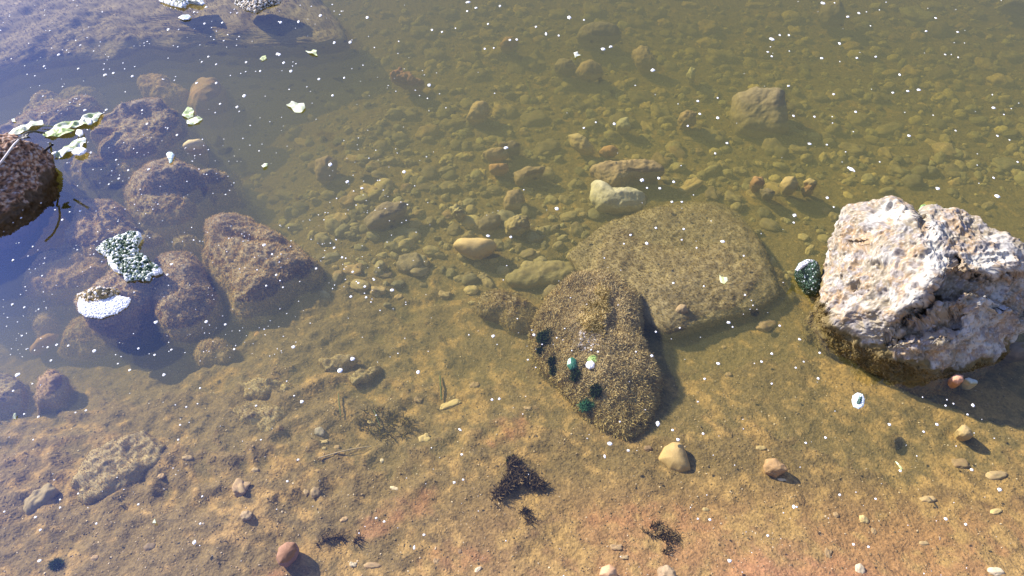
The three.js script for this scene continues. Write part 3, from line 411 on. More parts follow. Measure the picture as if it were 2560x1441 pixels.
openStone([[74, 872], [92, 850], [128, 834], [152, 836], [130, 860], [96, 884], [76, 886]], 'smooth orange tan oblong cobble in the shaded pool', ORG, { y: -0.19, f: 0.03, k: 2.1, rough: [[0.06, 0.003]] });
openStone([[628, 850], [642, 834], [664, 832], [672, 846], [656, 858], [634, 860]], 'orange flat cobble just beyond the heart shaped rock', ORG, { y: -0.155, f: 0.018, n: 28 });
openStone([[800, 728], [812, 728], [832, 744], [838, 758], [822, 756], [806, 742]], 'slender pale grey pebble right of the heart shaped rock', GRY.map((c) => c.map((v) => v * 1.3)), { y: -0.14, f: 0.015, n: 26 });
openStone([[456, 360], [470, 350], [500, 348], [514, 358], [504, 374], [470, 376], [456, 368]], 'glowing cream oval cobble in the dark shade', [[0.72, 0.58, 0.38], [0.62, 0.48, 0.30]], { y: -0.09, f: 0.02, k: 2.05, rough: [[0.05, 0.0015]], n: 30 });
openStone([[908, 548], [960, 510], [1018, 508], [1010, 532], [960, 562], [918, 572]], 'flat tilted olive stone throwing a dark edge in the gravel', OLV.map((c) => c.map((v) => v * 1.25)), { y: -0.125, lean: 0.7, f: 0.025, k: 3.4, n: 36 });
openStone([[1382, 166], [1400, 146], [1430, 150], [1444, 172], [1424, 184], [1396, 182]], 'rounded olive cobble in the far gravel', OLV.map((c) => c.map((v) => v * 1.2)), { y: -0.19, f: 0.03, n: 30 });
openStone([[1438, 184], [1450, 158], [1478, 148], [1502, 164], [1510, 186], [1480, 200], [1450, 198]], 'domed tan cobble right of the rounded olive cobble', TAN, { y: -0.19, f: 0.04, n: 34 });
openStone([[1580, 130], [1600, 112], [1622, 122], [1642, 160], [1636, 172], [1604, 168], [1588, 150]], 'tall tan slab stone in the far gravel', TAN, { y: -0.19, f: 0.03, n: 34, lean: 0.5 });
openStone([[1248, 112], [1262, 94], [1284, 92], [1298, 106], [1276, 120], [1254, 120]], 'brownish orange cobble near the far edge', ORG.map((c) => c.map((v) => v * 0.85)), { y: -0.21, f: 0.03, n: 30 });
openStone([[1440, 100], [1452, 66], [1500, 54], [1545, 66], [1556, 96], [1520, 108], [1470, 110]], 'wide dim olive boulder lying under the far water', OLV, { y: -0.2, f: 0.05, n: 36 });
openStone([[2044, 42], [2060, 6], [2100, 2], [2116, 30], [2108, 62], [2064, 66]], 'dim rounded boulder at the far edge', OLV, { y: -0.22, f: 0.05, n: 34 });
openStone([[2502, 20], [2520, -10], [2570, -14], [2600, 20], [2560, 34]], 'dim grey boulder in the far corner', GRY.map((c) => c.map((v) => v * 0.7)), { y: -0.22, f: 0.06, n: 34 });
openStone([[785, 430], [790, 400], [820, 388], [842, 404], [840, 440], [815, 460], [792, 450]], 'upright brown stone in the gravel beside the shade', TAN.map((c) => c.map((v) => v * 0.8)), { y: -0.17, f: 0.03, n: 32 });
openStone([[990, 660], [1000, 640], [1040, 632], [1056, 650], [1048, 676], [1010, 682]], 'thin rounded olive plate stone left of the yellow cobble', OLV.map((c) => c.map((v) => v * 1.2)), { y: -0.125, lean: 0.9, f: 0.012, k: 4, n: 30 });
openStone([[2376, 944], [2390, 938], [2408, 940], [2410, 952], [2396, 960], [2382, 954]], 'salmon orange pebble at the foot of the boulder', [[0.62, 0.33, 0.20], [0.52, 0.28, 0.17]], { y: 0.008, f: 0.014, b: 0.02, n: 26, rough: [[0.03, 0.002]] }, 'pebble');
openStone([[2410, 948], [2422, 944], [2444, 952], [2446, 960], [2428, 960]], 'slim cream and green shell fragment beside the salmon pebble', [[0.66, 0.55, 0.40], [0.30, 0.40, 0.33]], { y: 0.003, f: 0.006, b: 0.01, n: 22, rough: [[0.02, 0.001]] }, 'shell_fragment');
openStone([[2498, 872], [2530, 856], [2570, 862], [2590, 890], [2540, 900], [2505, 892]], 'rounded green brown stone under water right of the boulder', OLV, { y: -0.03, f: 0.03, n: 28 });

// ------------------------------------------------------------------ pebbles on the bed
const LAND = [[700, 40, 'the flat slab'], [340, 330, 'the axe head rock'], [430, 470, 'the winged rock'], [640, 650, 'the heart shaped rock'], [60, 500, 'the reddish rock'], [130, 330, 'the floating pale leaves'], [310, 640, 'the green scum mat'], [260, 760, 'the foam ringed tip'], [515, 245, 'the round reddish cobble'], [1185, 620, 'the yellow oval cobble'], [1545, 490, 'the pale two lobed stone'], [1700, 660, 'the broad olive slab'], [1490, 900, 'the mossy rock'], [2300, 740, 'the white boulder'], [1900, 285, 'the blocky olive stone'], [1195, 280, 'the pear shaped stone'], [1450, 360, 'the oblong pale yellow stone'], [1970, 460, 'the round yellow cobble'], [1690, 1150, 'the three cornered cobble'], [720, 1390, 'the reddish brown cobble'], [1520, 1435, 'the orange cream cobble'], [1938, 1170, 'the two toned stone'], [2410, 1082, 'the boulder shadow'], [1300, 1200, 'the dark tufted clump'], [740, 265, 'the ragged pale leaf'], [1465, 175, 'the domed tan cobble'], [1010, 195, 'the reddish jagged stone'], [815, 425, 'the upright brown stone'], [660, 980, 'the long flat stone'], [330, 1160, 'the flat silted stone'], [130, 995, 'the reddish brown stone'], [100, 1250, 'the oblong corner stone'], [2080, 35, 'the dim far boulder'], [2540, 15, 'the far corner boulder'], [960, 540, 'the flat tilted stone'], [2145, 1003, 'the round scum disc']];
const nearest = (x, y) => LAND.reduce((b, l) => { const d = Math.hypot(l[0] - x, l[1] - y); return d < b[0] ? [d, l[2]] : b; }, [1e9, ''])[1];
const HUES = { pale: PALE[0], yellow: [0.50, 0.38, 0.19], tan: TAN[0], olive: OLV[0], reddish: [0.28, 0.19, 0.12], orange: [0.36, 0.25, 0.14], brown: BRN[0], grey: GRY[0], cream: [0.6, 0.5, 0.36] };
const hueMats = {}; for (const h in HUES) hueMats[h] = [0.85, 1, 1.15].map((f) => { const m = VC(0.85, { specularIntensity: 0.4 }); m.color.setRGB(...HUES[h].map((v) => v * f)); return m; });
const shapeNames = ['rounded', 'rounded', 'egg shaped', 'flat', 'angular', 'angular', 'lumpy', 'egg shaped'];
const pebbleShapes = shapeNames.map((_, v) => {
  const { pts, idx } = ball(10), pos = [], col = [], kk = [2, 2.2, 2, 3, 4, 3.4, 2.2, 2.1][v], nz = [0.08, 0.12, 0.1, 0.1, 0.16, 0.2, 0.24, 0.1][v];
  for (const [x, y, z] of pts) {
    const l = Math.pow(Math.abs(x) ** kk + Math.abs(y) ** kk + Math.abs(z) ** kk, -1 / kk), s = 1 + nz * 1.6 * simplex(x * 0.9 + v * 7, y * 0.9, z * 0.9) + nz * 0.5 * simplex(x * 2.6, y * 2.6 + v * 5, z * 2.6), t = v === 2 || v === 7 ? 1 - 0.22 * x : 1;
    pos.push(x * l * s, y * l * s * t, z * l * s * t); const c = 1 + 0.22 * fbm(x * 1.8 + v * 3, y * 1.8, z * 1.8, 3) + 0.10 * simplex(x * 9, y * 9, z * 9 + v); col.push(c, c * (1 + 0.05 * simplex(x * 2, y * 2, z * 2 + 9)), c);
  }
  return meshOf(pos, idx, col, null).geometry;
});
let pebbleCount = 0;
const pebbleSpots = [];
function pebble(px, py, w, h, ang, hue, v) {
  const c = onBed(px, py), a = ang * Math.PI / 180, e = (dx, dy) => { const p = atHeight(px + dx, py + dy, c.y), q = atHeight(px - dx, py - dy, c.y); return p.sub(q); };
  const L = e(Math.cos(a) * w / 2, Math.sin(a) * w / 2), S = e(-Math.sin(a) * h / 2, Math.cos(a) * h / 2), tall = Math.min(L.length(), S.length()) * (shapeNames[v] === 'flat' ? 0.2 : 0.29), m = new THREE.Mesh(pebbleShapes[v], hueMats[hue][Math.floor(rnd() * 3)]);
  m.scale.set(L.length() / 2 * 1.02, tall, S.length() / 2 * 0.86); m.rotation.set(rr(-0.15, 0.15), Math.atan2(-L.z, L.x), rr(-0.15, 0.15)); m.position.copy(c); m.position.y += tall * (py > 900 ? 0.0 : 0.25);
  const big = Math.max(w, h), size = big < 17 ? 'tiny' : big < 28 ? 'small' : big < 46 ? 'medium' : 'large', long = w > h * 1.7 && shapeNames[v] !== 'flat' ? 'long' : shapeNames[v];
  const label = `${size} ${long} ${hue} pebble on the bed near ${nearest(px, py)}`;
  add(m, 'pebble', label, 'pebble', label.replace('pebble', 'pebbles')); pebbleSpots.push([px, py, big]); pebbleCount++;
}
// x, y, width, height, turn, hue, shape
const traced = `790,90,30,20,0,tan,1;1345,82,34,26,20,tan,2;1350,103,28,20,-20,orange,0;1330,60,40,26,0,olive,1;1395,38,44,24,0,olive,3;1230,70,40,24,-10,olive,5;1215,90,30,22,0,tan,4;1240,140,46,26,-15,tan,1;1175,150,40,24,0,brown,3;1190,195,52,34,-8,olive,1;1155,180,22,26,30,olive,7;1070,178,22,12,-50,tan,2;1102,168,22,12,10,yellow,0;1040,185,20,10,30,orange,2;1160,170,34,24,0,tan,6;1330,165,40,34,30,olive,4;1290,178,44,30,0,olive,3;1357,202,30,15,-35,orange,2;1395,210,40,18,5,olive,1;1402,236,18,12,0,orange,0;1413,206,16,10,0,tan,0;1248,225,14,28,-20,tan,2;1310,222,12,18,20,tan,7;1295,235,24,10,0,tan,3;1145,245,16,14,0,reddish,1;1160,250,26,18,10,brown,3;1258,282,48,44,0,tan,6;1252,270,30,26,0,olive,1;1140,320,44,38,-30,olive,6;1118,315,40,30,0,olive,1;1205,335,32,42,0,brown,4;1310,335,22,14,20,reddish,1;1365,380,60,42,-25,olive,1;1335,300,60,34,-20,olive,3;1195,370,30,16,10,olive,1;1172,390,24,16,0,tan,5;1115,428,40,20,-30,olive,2;1115,470,36,28,-50,olive,2;1235,478,38,24,0,olive,0;1320,480,24,16,10,yellow,5;1205,432,14,16,0,yellow,4;1190,428,16,10,0,tan,0;1202,446,14,12,0,yellow,4;1018,474,24,26,40,reddish,2;990,480,14,18,0,reddish,0;1062,472,42,24,-10,brown,3;1038,565,34,20,-15,tan,2;978,608,22,36,25,grey,2;850,552,42,34,0,tan,1;868,540,20,12,0,tan,0;880,360,38,30,0,olive,0;868,365,24,20,0,yellow,1;900,345,18,12,0,tan,0;905,330,14,12,30,tan,4;760,360,22,46,-30,tan,2;888,275,18,14,0,orange,0;830,318,16,12,0,tan,0;855,300,30,20,0,olive,1;935,420,40,22,0,orange,2;940,395,26,16,-10,brown,1;880,400,34,20,10,tan,3;720,490,60,20,8,olive,3;690,500,40,20,0,brown,3;930,480,46,26,20,tan,5;960,460,30,20,0,brown,4;975,340,30,22,0,olive,1;1000,335,16,12,0,yellow,0;1480,265,40,26,0,olive,1;1488,228,44,34,-10,olive,0;1460,215,34,20,-10,tan,2;1550,215,26,22,0,tan,1;1552,228,24,10,0,tan,3;1512,240,30,20,0,yellow,1;1545,242,14,12,0,cream,0;1557,244,10,10,0,pale,0;1575,205,36,14,-30,tan,2;1648,235,36,24,0,tan,1;1600,250,60,34,-10,olive,3;1563,262,34,12,0,yellow,3;1612,268,26,22,0,tan,4;1504,278,26,16,0,orange,1;1650,285,40,44,0,olive,6;1617,322,26,30,0,tan,4;1655,248,16,12,0,tan,0;1700,228,14,12,0,tan,0;1640,200,20,14,0,olive,0;1675,172,34,24,10,olive,0;1560,160,54,26,-10,olive,1;1770,115,50,26,0,tan,1;1800,150,60,44,0,olive,6;1885,222,26,20,0,yellow,1;1880,184,16,16,0,tan,0;1918,196,22,20,0,olive,4;1960,210,40,18,-20,tan,3;1920,140,40,26,0,brown,4;1735,334,42,14,-10,tan,3;1730,350,56,12,5,tan,3;1780,348,60,34,15,olive,5;1830,350,20,16,0,tan,0;1905,350,20,18,0,olive,1;1935,346,12,10,0,tan,0;1948,350,16,12,0,tan,0;2003,336,24,14,10,yellow,1;2035,345,32,20,0,yellow,0;2080,340,14,22,0,reddish,1;2080,246,24,22,0,tan,4;2045,250,34,22,-10,olive,4;2195,250,40,34,0,olive,6;2220,188,50,18,-12,tan,2;2295,95,36,22,20,orange,2;2405,72,36,18,0,reddish,1;2228,213,14,14,0,orange,0;2040,138,20,18,0,orange,0;2352,268,14,12,0,tan,0;2140,300,50,34,20,olive,3;2220,330,70,30,-20,olive,2;2130,380,60,30,20,olive,5;2070,390,18,16,0,tan,0;1980,545,20,18,0,tan,0;2065,530,26,18,0,orange,0;2120,442,16,14,0,tan,0;2330,360,40,14,25,tan,3;2400,420,30,12,25,tan,2;2440,200,36,18,10,olive,3;2500,210,60,30,0,tan,1;2520,280,24,12,0,tan,2;2550,420,16,14,0,tan,0;1830,500,40,24,10,olive,4;1995,380,40,20,0,olive,4;1850,430,30,18,0,olive,5;1780,490,34,30,20,brown,4;1690,450,20,12,0,tan,0;1590,60,40,26,0,brown,5;1660,60,30,20,0,orange,1;1725,15,40,16,0,tan,3;1890,15,50,14,0,tan,3;1300,30,30,18,0,tan,4;1120,40,40,26,0,olive,1;1050,80,46,26,0,olive,3;1010,55,24,16,0,tan,4;1200,30,34,22,0,olive,5;1480,30,40,26,0,olive,4;1560,20,44,20,0,tan,3;1870,60,34,20,0,olive,1;1985,80,26,18,0,tan,4;2150,60,40,24,0,olive,1;2200,40,30,20,0,tan,0;2330,20,50,24,0,olive,3;2440,40,34,20,0,olive,1;2250,130,20,14,0,olive,0;2170,140,30,18,0,olive,5;2330,150,40,20,0,brown,3;996,745,20,16,0,orange,1;845,688,26,24,0,orange,0;838,670,16,12,0,tan,0;945,730,34,24,0,tan,6;1178,728,36,26,0,yellow,0;1150,700,30,20,0,olive,1;1110,740,26,18,0,tan,4;1058,715,20,14,0,olive,0;960,690,40,20,0,brown,3;1062,1098,26,24,-20,yellow,5;1044,1002,18,14,10,orange,4;1186,965,24,22,0,orange,1;1125,1012,50,18,-20,yellow,3;1318,1022,16,10,0,orange,4;930,1058,22,12,5,yellow,4;800,1080,26,26,40,grey,2;808,1106,20,10,-10,yellow,4;842,1120,16,16,0,orange,0;810,1122,12,10,0,yellow,0;895,1116,16,8,-50,orange,2;955,1152,10,12,0,cream,0;985,1222,20,12,20,cream,1;788,1232,24,30,0,tan,2;375,1370,30,28,0,brown,0;237,1396,20,18,0,orange,0;402,1192,16,16,0,orange,1;468,1146,24,14,0,tan,1;638,1176,18,14,0,tan,0;765,1230,14,22,-20,tan,2;615,1290,24,30,20,tan,1;600,1220,34,40,10,orange,4;930,1415,44,20,0,orange,2;882,1413,16,14,0,cream,4;860,1300,20,14,-20,orange,1;1090,1405,12,16,0,orange,4;1195,1425,20,14,-40,cream,2;1150,1380,10,14,0,reddish,0;2160,1300,28,20,30,yellow,2;2090,1288,14,16,0,orange,0;2185,1330,12,20,0,orange,1;2400,1160,40,26,0,orange,3;2490,1190,50,26,-10,tan,2;2320,1250,34,20,0,tan,1;2490,1280,30,18,-20,yellow,2;2150,1425,28,30,30,cream,2;2490,1430,40,24,0,cream,0;2070,1385,16,24,20,orange,4;2310,1360,26,14,0,tan,0;1765,1276,18,14,0,yellow,0;1900,1122,28,14,0,yellow,1;1955,1200,22,8,5,cream,2;1822,938,16,14,0,orange,0;1810,870,12,10,0,orange,0;1620,1122,20,16,0,reddish,0;1540,1370,26,16,0,orange,4;1560,1395,18,12,0,tan,4`;
for (const row of traced.split(';')) { const [x, y, w, h, a, hue, v] = row.split(','); pebble(+x, +y, +w, +h, +a, hue, +v); }
const hueList = ['tan', 'olive', 'brown', 'tan', 'olive', 'orange', 'grey', 'yellow', 'reddish', 'olive'];
const bigOnes = [[1490, 900, 330, 230], [2300, 740, 330, 250], [1690, 670, 290, 180], [640, 650, 170, 150], [430, 470, 160, 110], [450, 730, 100, 120], [260, 700, 200, 110], [60, 490, 130, 160], [340, 340, 130, 100], [350, 40, 560, 140]];
for (let tries = 0; pebbleCount < 296 && tries < 6000; tries++) {
  const x = rr(560, 2540), y = rr(10, 900) * (0.35 + 0.65 * rnd()), w = rr(24, 62) * (0.75 + 0.25 * rnd()), h = w * rr(0.45, 0.8), a = rr(-40, 40), hue = hueList[Math.floor(rnd() * 10)], v = Math.floor(rnd() * 8);
  if (bigOnes.some(([bx, by, rx, ry]) => ((x - bx) / rx) ** 2 + ((y - by) / ry) ** 2 < 1) || pebbleSpots.some(([qx, qy, s]) => Math.hypot(qx - x, (qy - y) * 1.3) < (s + w) * 0.45)) continue;
  pebble(x, y, w, h, a, hue, v);
}
{ // the countless small stones and grains between them
  const sets = [['gravel', 3000, pebbleShapes[0], 'loose small gravel strewn thickly over the deeper bed', [0.006, 0.036], 0], ['gravel', 3600, pebbleShapes[1], 'loose small rounded gravel strewn over the deeper bed', [0.004, 0.026], 0], ['sand_grain', 30000, grain, 'coarse sand grains lying on the shallow bed', [0.0010, 0.0026], 1]];
  for (const [name, count, geo, label, [lo, hi], near] of sets) {
    const mats = [], cols = [];
    for (let i = 0; i < count; i++) {
      let x, z;
      if (near) { x = rr(-1.9, 2.1); z = -0.42 - 1.35 * rnd() ** 1.3; } else { const px = rr(350, 2660), py = -40 + 900 * rnd() ** 1.15; const p = onBed(px, py); x = p.x; z = p.z; if ((x > 0.4 && z > -2.0 && rnd() < 0.8) || rnd() < sstep(z, -1.75, -1.35)) continue; }
      const s = lo * Math.pow(hi / lo, rnd() ** 1.7), dark = rnd(), tone = rr(0.55, 1.35), c = near ? (dark < 0.25 ? [0.12, 0.09, 0.052] : dark < 0.78 ? [0.26, 0.18, 0.095] : dark < 0.93 ? [0.44, 0.31, 0.18] : [0.62, 0.5, 0.36]) : mix3(HUES[hueList[Math.floor(rnd() * 10)]], [0.27, 0.23, 0.12], 0.5).map((v) => v * tone);
      mats.push(new THREE.Matrix4().compose(V(x, bedY(x, z) + s * 0.25, z), new THREE.Quaternion().setFromEuler(new THREE.Euler(rr(-0.4, 0.4), rr(0, 6.28), rr(-0.4, 0.4))), V(s, s * rr(0.4, 0.75), s * rr(0.55, 1)))); cols.push(c);
    }
    const im = new THREE.InstancedMesh(geo, near ? mat([1, 1, 1], 1) : VC(0.9), mats.length), cc = new THREE.Color(); mats.forEach((m, i) => { im.setMatrixAt(i, m); im.setColorAt(i, cc.setRGB(...cols[i])); });
    add(im, name, label, null, null, 'stuff');
  }
}
// silt tufts lying on the shelf in front
function weed(outline, label, count, pal, { scale = [0.7, 1.6], lift = 0, name = 'weed_clump', flat = 1.35 } = {}) {
  const p0 = outline.map(([x, y]) => onBed(x, y)), xs = p0.map((p) => p.x), zs = p0.map((p) => p.z), poly = p0.map((p) => [p.x, p.z]), C = onBed(...centroid(outline)), gs = [], col = [], q = new THREE.Quaternion();
  for (let i = 0, t = 0; i < count && t < count * 8; t++) {
    const x = rr(Math.min(...xs), Math.max(...xs)), z = rr(Math.min(...zs), Math.max(...zs)), hole = fbm(x * 45, 3, z * 45, 2); if (!inPoly(poly, x, z) || hole < -0.22) continue; i++;
    const g = tuft.clone(), s = rr(...scale); q.setFromEuler(new THREE.Euler(rr(-flat, flat), rr(0, 6.28), rr(-flat, flat)));
    g.applyMatrix4(new THREE.Matrix4().compose(V(x - C.x, bedY(x, z) - C.y + lift * rnd(), z - C.z), q, V(s, s, s))); gs.push(g); const c = pal(rnd()); for (let k = 0; k < g.attributes.position.count; k++) col.push(...c);
  }
  const g = mergeGeometries(gs); g.setAttribute('color', new THREE.Float32BufferAttribute(col, 3));
  const o = new THREE.Mesh(g, VC(1, { side: THREE.DoubleSide, specularIntensity: 0.2 })); o.position.copy(C); return add(o, name, label, 'weed');
}
const darkTufts = (r) => r < 0.4 ? [0.05, 0.036, 0.024] : r < 0.75 ? [0.11, 0.078, 0.044] : [0.20, 0.14, 0.075];
weed([[1272, 1152], [1290, 1148], [1300, 1172], [1330, 1185], [1366, 1222], [1340, 1232], [1310, 1212], [1286, 1222], [1250, 1252], [1228, 1258], [1240, 1230], [1268, 1200]], 'wedge shaped clump of dark tufts on the shallow sand', 620, darkTufts, { lift: 0.014, flat: 1.0 });  // dark brown tufts strewn inside a wedge outline
weed([[1300, 1276], [1322, 1272], [1338, 1290], [1330, 1310], [1312, 1312]], 'small dark weed tuft below the wedge shaped clump', 45, darkTufts);
weed([[790, 1360], [820, 1335], [850, 1340], [900, 1345], [905, 1368], [880, 1360], [840, 1356], [800, 1368]], 'thin strip of black weed right of the reddish brown cobble', 45, darkTufts);
weed([[1606, 1330], [1640, 1310], [1690, 1322], [1706, 1350], [1680, 1362], [1668, 1392], [1656, 1390], [1664, 1352], [1630, 1340]], 'curled brown weed clump among orange clay near the bottom edge', 130, (r) => r < 0.3 ? [0.04, 0.028, 0.02] : [0.2, 0.14, 0.07]);
weed([[1500, 612], [1530, 628], [1520, 650], [1390, 668], [1360, 652], [1420, 640], [1440, 612], [1460, 606]], 'dark wisps of weed along the upper edge of the olive slab', 380, (r) => [0.06 + 0.04 * r, 0.05 + 0.035 * r, 0.03]);
weed([[880, 1040], [950, 1020], [1040, 1050], [1030, 1090], [960, 1104], [900, 1080]], 'sparse brown weed patch on the shelf below the foam flecks', 200, (r) => [0.13 + 0.10 * r, 0.10 + 0.07 * r, 0.05], { flat: 1.2 });

// ------------------------------------------------------------------ things floating on the water
const green = (px) => px;
const leafColor = (base, light, freq = 60) => (x, z, q) => mix3(base, light, sstep(0.5 + 0.5 * fbm(x * freq, 3, z * freq, 2), 0.42, 0.62));
function leaf(outline, label, base, light, opt = {}) { const l = pad(outline, opt.y ?? 0.004, { thick: 0.0010, lumps: 0.0006, curl: 0.0035, color: leafColor(base, light), ...opt }); return add(l, 'leaf', label, 'leaf', opt.group); }
{ // long pale leaves on one stem, by the reddish rock
  const g = new THREE.Group(), C = atHeight(130, 330, 0); g.position.copy(C);
  const put = (m, name) => { m.name = name; m.position.sub(C); g.add(m); };
  const wh = [0.64, 0.67, 0.50], gr = [0.22, 0.33, 0.08], pl = [0.38, 0.46, 0.23];  // white on the blades is highlight painted into their colour
  put(pad([[4, 344], [18, 330], [44, 314], [76, 304], [106, 301], [107, 310], [80, 318], [52, 330], [24, 340]], 0.006, { thick: 0.0012, color: leafColor(wh, [0.62, 0.70, 0.42], 40), curl: 0.006 }), 'leaf_blade');
  put(pad([[128, 322], [142, 312], [160, 306], [182, 300], [206, 294], [226, 284], [244, 277], [257, 281], [248, 292], [244, 302], [226, 312], [206, 312], [188, 320], [164, 322]], 0.007, { thick: 0.0012, color: (x, z, q) => { const n = 0.5 + 0.5 * fbm(x * 30, 1, z * 30, 2); return mix3(wh, mix3(gr, pl, n), sstep(n, 0.45, 0.6)); }, curl: 0.008 }), 'leaf_blade');
  put(pad([[104, 337], [112, 328], [128, 322], [164, 322], [188, 323], [176, 332], [150, 338], [124, 341]], 0.008, { thick: 0.0012, color: leafColor(gr, [0.62, 0.68, 0.36], 50), curl: 0.006 }), 'leaf_blade');
  put(pad([[128, 388], [142, 376], [166, 364], [188, 350], [204, 340], [214, 344], [212, 358], [202, 368], [176, 380], [150, 394]], 0.006, { thick: 0.0012, color: leafColor(pl, [0.82, 0.83, 0.78], 34), curl: 0.007 }), 'leaf_blade');
  put(pad([[178, 382], [190, 371], [206, 368], [217, 374], [212, 384], [198, 390], [184, 387]], 0.009, { thick: 0.006, lumps: 0.003, color: () => [0.86, 0.86, 0.86], m: M.foamVC }), 'foam_blob');
  put(pad([[213, 302], [220, 295], [230, 298], [229, 310], [220, 313]], 0.010, { thick: 0.005, color: () => [0.86, 0.86, 0.86], m: M.foamVC }), 'foam_blob');
  put(pad([[188, 336], [192, 324], [206, 326], [208, 338], [198, 342]], 0.007, { thick: 0.002, color: leafColor([0.45, 0.50, 0.45], [0.8, 0.8, 0.8]), curl: 0.003 }), 'leaf_blade');
  const st = tube([atHeight(100, 316, 0.006), atHeight(118, 315, 0.008), atHeight(140, 318, 0.008)], 0.0015, M.grass); put(st, 'stem');
  add(g, 'leaf_spray', 'spray of long pale green leaves with painted white highlights floating beside the reddish rock', 'leaves');
}
leaf([[454, 288], [462, 278], [468, 266], [478, 268], [484, 276], [482, 290], [470, 296], [460, 292]], 'lobed light green leaf floating below the round reddish cobble', [0.33, 0.42, 0.17], [0.55, 0.60, 0.38]);
leaf([[466, 300], [480, 294], [498, 292], [506, 296], [496, 306], [476, 312], [467, 310]], 'small light green leaf just below the lobed one', [0.38, 0.46, 0.20], [0.66, 0.70, 0.52]);
leaf([[714, 262], [726, 258], [730, 252], [744, 258], [760, 258], [763, 270], [754, 280], [736, 280], [728, 270]], 'ragged pale leaf with torn edges floating over the shade', [0.46, 0.50, 0.31], [0.60, 0.62, 0.46], { smooth: 0 });
leaf([[649, 148], [656, 142], [664, 139], [666, 146], [656, 151]], 'tiny yellow green leaf scrap below the flat slab', [0.50, 0.55, 0.22], [0.62, 0.66, 0.34]);
leaf([[762, 126], [774, 130], [782, 123], [792, 125], [790, 132], [794, 140], [784, 136], [774, 133]], 'forked yellow green leaf scrap right of the tiny one', [0.46, 0.52, 0.24], [0.60, 0.64, 0.40], { smooth: 0 });
leaf([[653, 414], [660, 407], [669, 409], [667, 416], [658, 420]], 'small pale green leaf scrap right of the winged rock', [0.42, 0.50, 0.28], [0.62, 0.66, 0.48]);
leaf([[1434, 132], [1444, 129], [1446, 134], [1453, 137], [1442, 141], [1438, 146], [1436, 138]], 'star shaped pale leaf scrap over the far gravel', [0.48, 0.50, 0.34], [0.62, 0.63, 0.50], { smooth: 0 });
leaf([[1798, 686], [1804, 692], [1818, 694], [1820, 702], [1812, 710], [1803, 706], [1800, 698]], 'curled pale green leaf scrap over the broad olive slab', [0.40, 0.45, 0.20], [0.56, 0.58, 0.38]);
leaf([[2298, 524], [2304, 512], [2316, 507], [2322, 516], [2336, 522], [2352, 524], [2350, 531], [2330, 528], [2310, 528]], 'fresh green leaf pressed against the back of the boulder', [0.18, 0.32, 0.07], [0.30, 0.44, 0.14], { y: 0.03, curl: 0.008, thick: 0.003 });
leaf([[30, 304], [28, 298], [36, 296], [38, 304]], 'tiny pale leaf tip beside the floating spray', [0.5, 0.55, 0.4], [0.6, 0.6, 0.5]);
leaf([[30, 1046], [36, 1035], [40, 1034], [38, 1048]], 'tiny pale green leaf sliver near the smooth brown stone', [0.48, 0.52, 0.34], [0.6, 0.62, 0.46]);
leaf([[381, 1310], [387, 1298], [391, 1310]], 'tiny three cornered green leaf scrap near the bottom', [0.46, 0.55, 0.30], [0.6, 0.64, 0.44]);
leaf([[2238, 1152], [2242, 1154], [2258, 1174], [2254, 1178], [2246, 1166]], 'thin green blade tipped with foam over the sand', [0.42, 0.48, 0.18], [0.62, 0.62, 0.42]);
const bubbleGeo = (() => { const { pts, idx } = ball(5); return meshOf(pts.flat(), idx, null, null).geometry; })();
{ // green scum mat with bubbles
  const out = [[240, 622], [262, 604], [280, 598], [296, 588], [330, 580], [350, 583], [356, 596], [342, 612], [346, 632], [364, 642], [376, 658], [404, 672], [406, 684], [378, 690], [374, 704], [346, 700], [314, 704], [318, 690], [292, 682], [272, 664], [268, 644], [252, 634]];
  const g = new THREE.Group(), base = pad(out, 0.002, { thick: 0.012, lumps: 0.012, freq: 70, rings: 30, spokes: 120, m: M.wetRock, color: (x, z, q) => { const n = 0.5 + 0.5 * fbm(x * 34, 2, z * 34, 3); let c = mix3([0.015, 0.045, 0.022], [0.07, 0.11, 0.055], n); return mix3(c, [0.55, 0.62, 0.60], sstep(q + 0.25 * (n - 0.5), 0.80, 0.92)); }, smooth: 0 });
  g.position.copy(base.position); base.name = 'weed_mat';
  g.add(scatter(base, 3000, bubbleGeo, M.bubble, 'bubbles', { scale: [0.0014, 0.0048], sink: 0.1, keep: (x, y, z, ny) => ny > 0.2 && fbm(x * 40, 6, z * 40, 2) > -0.28, palette: (k, p) => p < 0.5 ? [0.045, 0.10, 0.05] : p < 0.68 ? [0.30, 0.36, 0.28] : [0.92, 0.93, 0.9], tilt: 0.6 }));
  base.position.set(0, 0, 0); g.add(base);
  const rim = (o, t = 0.006) => { const f = pad(o, 0.003, { thick: t, lumps: 0.004, freq: 180, m: M.foamVC, color: (x, z) => { const n = fbm(x * 260, 1, z * 260, 2); return n > 0.32 ? [0.6, 0.64, 0.66] : [0.86, 0.87, 0.88]; } }); f.name = 'foam_rim'; f.position.sub(g.position); g.add(f); };
  rim([[252, 626], [262, 618], [276, 624], [274, 640], [258, 640]], 0.012); rim([[268, 644], [276, 640], [290, 664], [306, 676], [302, 684], [286, 680], [272, 664]], 0.012); rim([[378, 676], [404, 672], [406, 684], [386, 690]], 0.009); rim([[338, 584], [352, 584], [356, 598], [346, 604]], 0.008); rim([[238, 624], [252, 622], [252, 630], [242, 628]], 0.003);
  add(g, 'scum_mat', 'dark green scum mat full of white bubbles floating over the silted rocks', 'scum');
}
